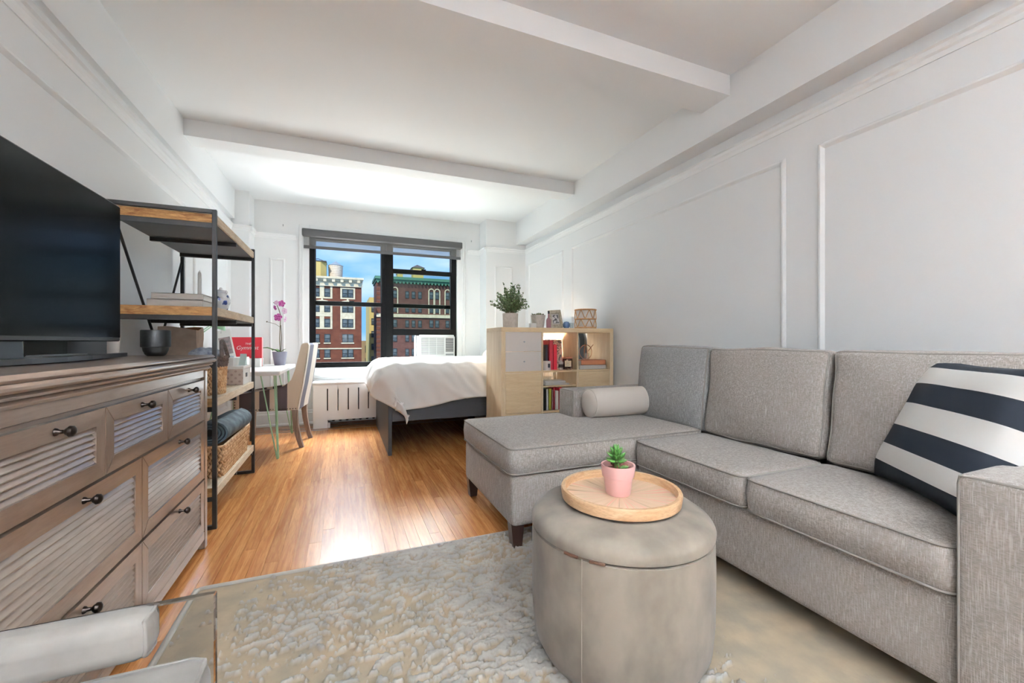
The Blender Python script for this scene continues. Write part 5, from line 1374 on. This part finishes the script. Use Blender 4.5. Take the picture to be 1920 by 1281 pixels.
# --- on top
KT = KH + .0005
def stoneplanter(x_, y_, r0, r1, h, m_): return MB().lathe([(.01, KT), (r0 - .004, KT), (r0, KT + .005), (r1, KT + h), (r1 - .008, KT + h), (r1 - .01, KT + h - .015), (.01, KT + h - .017)], x_, y_, 32)
pt = thing('potted_shrub', 'bushy green potted plant in a round stone pot on the bookcase', 'plant', (1.385, 3.45, KT))
obj('pot', stoneplanter(1.385, 3.45, .066, .070, .130, 'stone'), 'stone', pt, 50)
rr_ = random.Random(11); fol = MB(); tw = MB()
for i in range(95):
    a = rr_.uniform(0, 6.283); e = rr_.uniform(-.05, 1.5); L = rr_.uniform(.09, .165) * (1.25 if e > 1.1 else 1)
    d = Vector((math.cos(a) * math.cos(e), math.sin(a) * math.cos(e), math.sin(e))); o0 = Vector((1.385 + .02 * math.cos(a), 3.45 + .02 * math.sin(a), KT + .12))
    mid_ = o0 + d * L * .5 + Vector((0, 0, .05)); tip = o0 + d * L + Vector((0, 0, .07)); tip.x = 1.385 + (tip.x - 1.385) * .95
    tw.tube([tuple(o0), tuple(mid_), tuple(tip)], .0013, 4)
    for k in range(17):
        t = .2 + .8 * k / 16; p = o0.lerp(mid_, t * 2) if t < .5 else mid_.lerp(tip, t * 2 - 1)
        ld = Vector((rr_.uniform(-1, 1), rr_.uniform(-1, 1), rr_.uniform(-.4, .9))).normalized(); s = ld.cross(Vector((rr_.uniform(-1, 1), rr_.uniform(-1, 1), 1))).normalized()
        l = rr_.uniform(.018, .03); fol.add([p, p + ld * l * .5 + s * l * .36, p + ld * l, p + ld * l * .5 - s * l * .36], [(0, 1, 2, 3)])
obj('twigs', tw, 'stem', pt, None, kind='stuff'); obj('foliage', fol, 'leaf', pt, None, kind='stuff')
single('small_white_cube', MB().box(1.525, 1.584, 3.325, 3.36, KT, KT + .042, .002), 'white', 'small white block in front of the low planter on the bookcase', 'block')
p2 = thing('low_planter', 'tapered white planter with low succulents on the bookcase', 'plant', (1.65, 3.43, KT))
obj('pot', stoneplanter(1.65, 3.43, .052, .068, .120, 'stone'), 'stone', p2, 50)
sf = MB()
for i in range(60):
    a = rr_.uniform(0, 6.283); r_ = rr_.uniform(0, .06); c = Vector((1.65 + r_ * math.cos(a), 3.43 + r_ * math.sin(a), KT + .108))
    d = Vector((rr_.uniform(-.6, .6), rr_.uniform(-.6, .6), 1)).normalized() * rr_.uniform(.018, .036)
    sf.tube([tuple(c), tuple(c + d * .6), tuple(c + d)], [.003, .0055, .001], 5)
obj('succulents', sf, 'leaflo', p2, None, kind='stuff')
bt = thing('dark_glass_bottle', 'slim dark bottle between the low planter and the photo frame', 'bottle', (1.722, 3.36, KT))
obj('body', MB().lathe([(.01, KT), (.022, KT), (.023, KT + .07), (.018, KT + .085), (.008, KT + .095), (.0075, KT + .135), (.002, KT + .135)], 1.722, 3.36, 18), 'mauve', bt)
obj('cap', MB().lathe([(.0085, KT + .13), (.0085, KT + .155), (.001, KT + .156)], 1.722, 3.36, 14), 'navy', bt)
pf = thing('photo_frame', 'ornate silver photo frame leaning back on the bookcase', 'photo frame', (1.815, 3.40, KT))
def lean(mb): return mb.xform(Matrix.Translation((1.815, 3.375, KT + .002)) @ Matrix.Rotation(R(-12), 4, 'X') @ Matrix.Rotation(R(-4), 4, 'Y'))
M['frame'] = mat('aged_silver', S(178, 168, 150), .45, .3, var=S(150, 140, 122), vscale=60, bmp=.6, bscale=90)
fm = MB().box(-.066, -.040, -.008, .008, 0, .17, .003).box(.040, .066, -.008, .008, 0, .17, .003).box(-.042, .042, -.008, .008, 0, .036, .003).box(-.042, .042, -.008, .008, .134, .17, .003)
obj('frame', lean(fm), 'frame', pf, None)
obj('mount', lean(MB().box(-.042, .042, -.001, .003, .034, .136)), 'bookgrey', pf, None)
obj('picture', lean(MB().box(-.030, .030, -.0025, -.001, .046, .124)), mat('bw_photo', S(70, 68, 72), .35, var=S(200, 196, 196), vscale=34, lo=.48, hi=.56), pf, None)
obj('stand', MB().prism([(3.385, KT), (3.44, KT), (3.40, KT + .11)], 0, 1.81, 1.82), 'gun', pf, None)
bg_ = thing('blue_votive', 'round blue glass votive beside the photo frame', 'votive', (1.905, 3.36, KT))
obj('bowl', MB().lathe([(.01, KT), (.02, KT), (.032, KT + .018), (.033, KT + .034), (.028, KT + .05), (.022, KT + .052), (.026, KT + .034), (.01, KT + .02)], 1.905, 3.36, 22), 'bluegl', bg_)
obj('lid', MB().lathe([(.027, KT + .05), (.020, KT + .06), (.002, KT + .064)], 1.905, 3.36, 22), 'bluegl', bg_)
tg = MB().lathe([(.01, KT), (.017, KT), (.021, KT + .052), (.019, KT + .052), (.0155, KT + .004), (.01, KT + .003)], 1.956, 3.355, 20)
single('shot_glass', tg, 'vessel', 'small clear glass right of the blue votive', 'glass')
rv = thing('rattan_lantern', 'white glass lantern wrapped in a rattan lattice on the bookcase', 'lantern', (2.165, 3.45, KT))
vx, vy = 2.165, 3.45
obj('glass', MB().lathe([(.01, KT + .002), (.085, KT + .002), (.094, KT + .02), (.088, KT + .085), (.096, KT + .15), (.09, KT + .182), (.082, KT + .182), (.086, KT + .15), (.078, KT + .085), (.01, KT + .01)], vx, vy, 28), mat('frosted_white', S(226, 220, 214), .5), rv, 60)
for z_, r_ in ((KT + .012, .098), (KT + .093, .098), (KT + .182, .1)):
    obj('hoop', MB().tube([(vx + r_ * math.cos(a), vy + r_ * math.sin(a), z_) for a in np.linspace(0, 2 * math.pi, 30)[:-1]], .0075, 7, closed=True), 'rattan', rv)
for k in range(8):
    a0 = k * 2 * math.pi / 8 + .2
    for (za, zb2) in ((KT + .012, KT + .093), (KT + .093, KT + .182)):
        for sg in (-1, 1):
            P = [(vx + .102 * math.cos(a0 + sg * t * .39), vy + .102 * math.sin(a0 + sg * t * .39), za + (zb2 - za) * t) for t in (0, .5, 1)]
            obj('strand', MB().tube(P, .0042, 5), 'rattan', rv)

# ================================================================ ADDED FILL LAMPS (unseen, behind the camera)
def fill_uplight(x_, y_, watts, lab):  # uplight added out of view to brighten the whole room evenly
    r = thing('added_uplight', lab, 'fill lamp', (x_, y_, 0), group='added fill uplights behind the camera')
    obj('base', MB().lathe([(.01, 0), (.14, 0), (.14, .015), (.02, .025), (.012, .03)], x_, y_, 28), 'iron', r)
    obj('pole', MB().cyl((x_, y_, .02), (x_, y_, 1.72), .011), 'iron', r)
    obj('bowl', MB().lathe([(.02, 1.71), (.09, 1.73), (.125, 1.78), (.15, 1.90), (.146, 1.90), (.121, 1.785), (.088, 1.74), (.02, 1.72)], x_, y_, 36), 'white', r, 60)
    obj('fill_disc', MB().lathe([(.01, 1.755), (.09, 1.755), (.09, 1.762), (.01, 1.762)], x_, y_, 28), glow('fill_disc_glow', (.96, .98, 1, 1), 4.0), r)
    d = bpy.data.lights.new('bulb', 'AREA'); d.shape = 'DISK'; d.size = .16; d.energy = watts; d.color = (.87, .935, 1)
    o = bpy.data.objects.new('bulb', d); link(o, r); o.location = (0, 0, 1.775); o.rotation_euler = (R(180), 0, 0)
fill_uplight(1.1, -1.2, 220, 'added unseen fill uplight by the right wall behind the camera')
fill_uplight(-.5, -1.0, 220, 'added unseen fill uplight by the left wall behind the camera')
fp = thing('added_drum_lamp', 'added unseen low drum fill lamp standing on the floor behind the camera', 'fill lamp', (.1, -1.7, 0))  # added out of view, fills low camera-facing sides with light
obj('base', MB().lathe([(.01, 0), (.14, 0), (.14, .015), (.02, .025), (.012, .03)], .1, -1.7, 28), 'iron', fp)
obj('pole', MB().cyl((.1, -1.7, .02), (.1, -1.7, 1.1), .011), 'iron', fp)
obj('shade', MB().lathe([(.20, .92), (.18, 1.27), (.177, 1.27), (.197, .92)], .1, -1.7, 36), glow('fill_drum_glow', (.93, .965, 1, 1), 5.0), fp, 60)
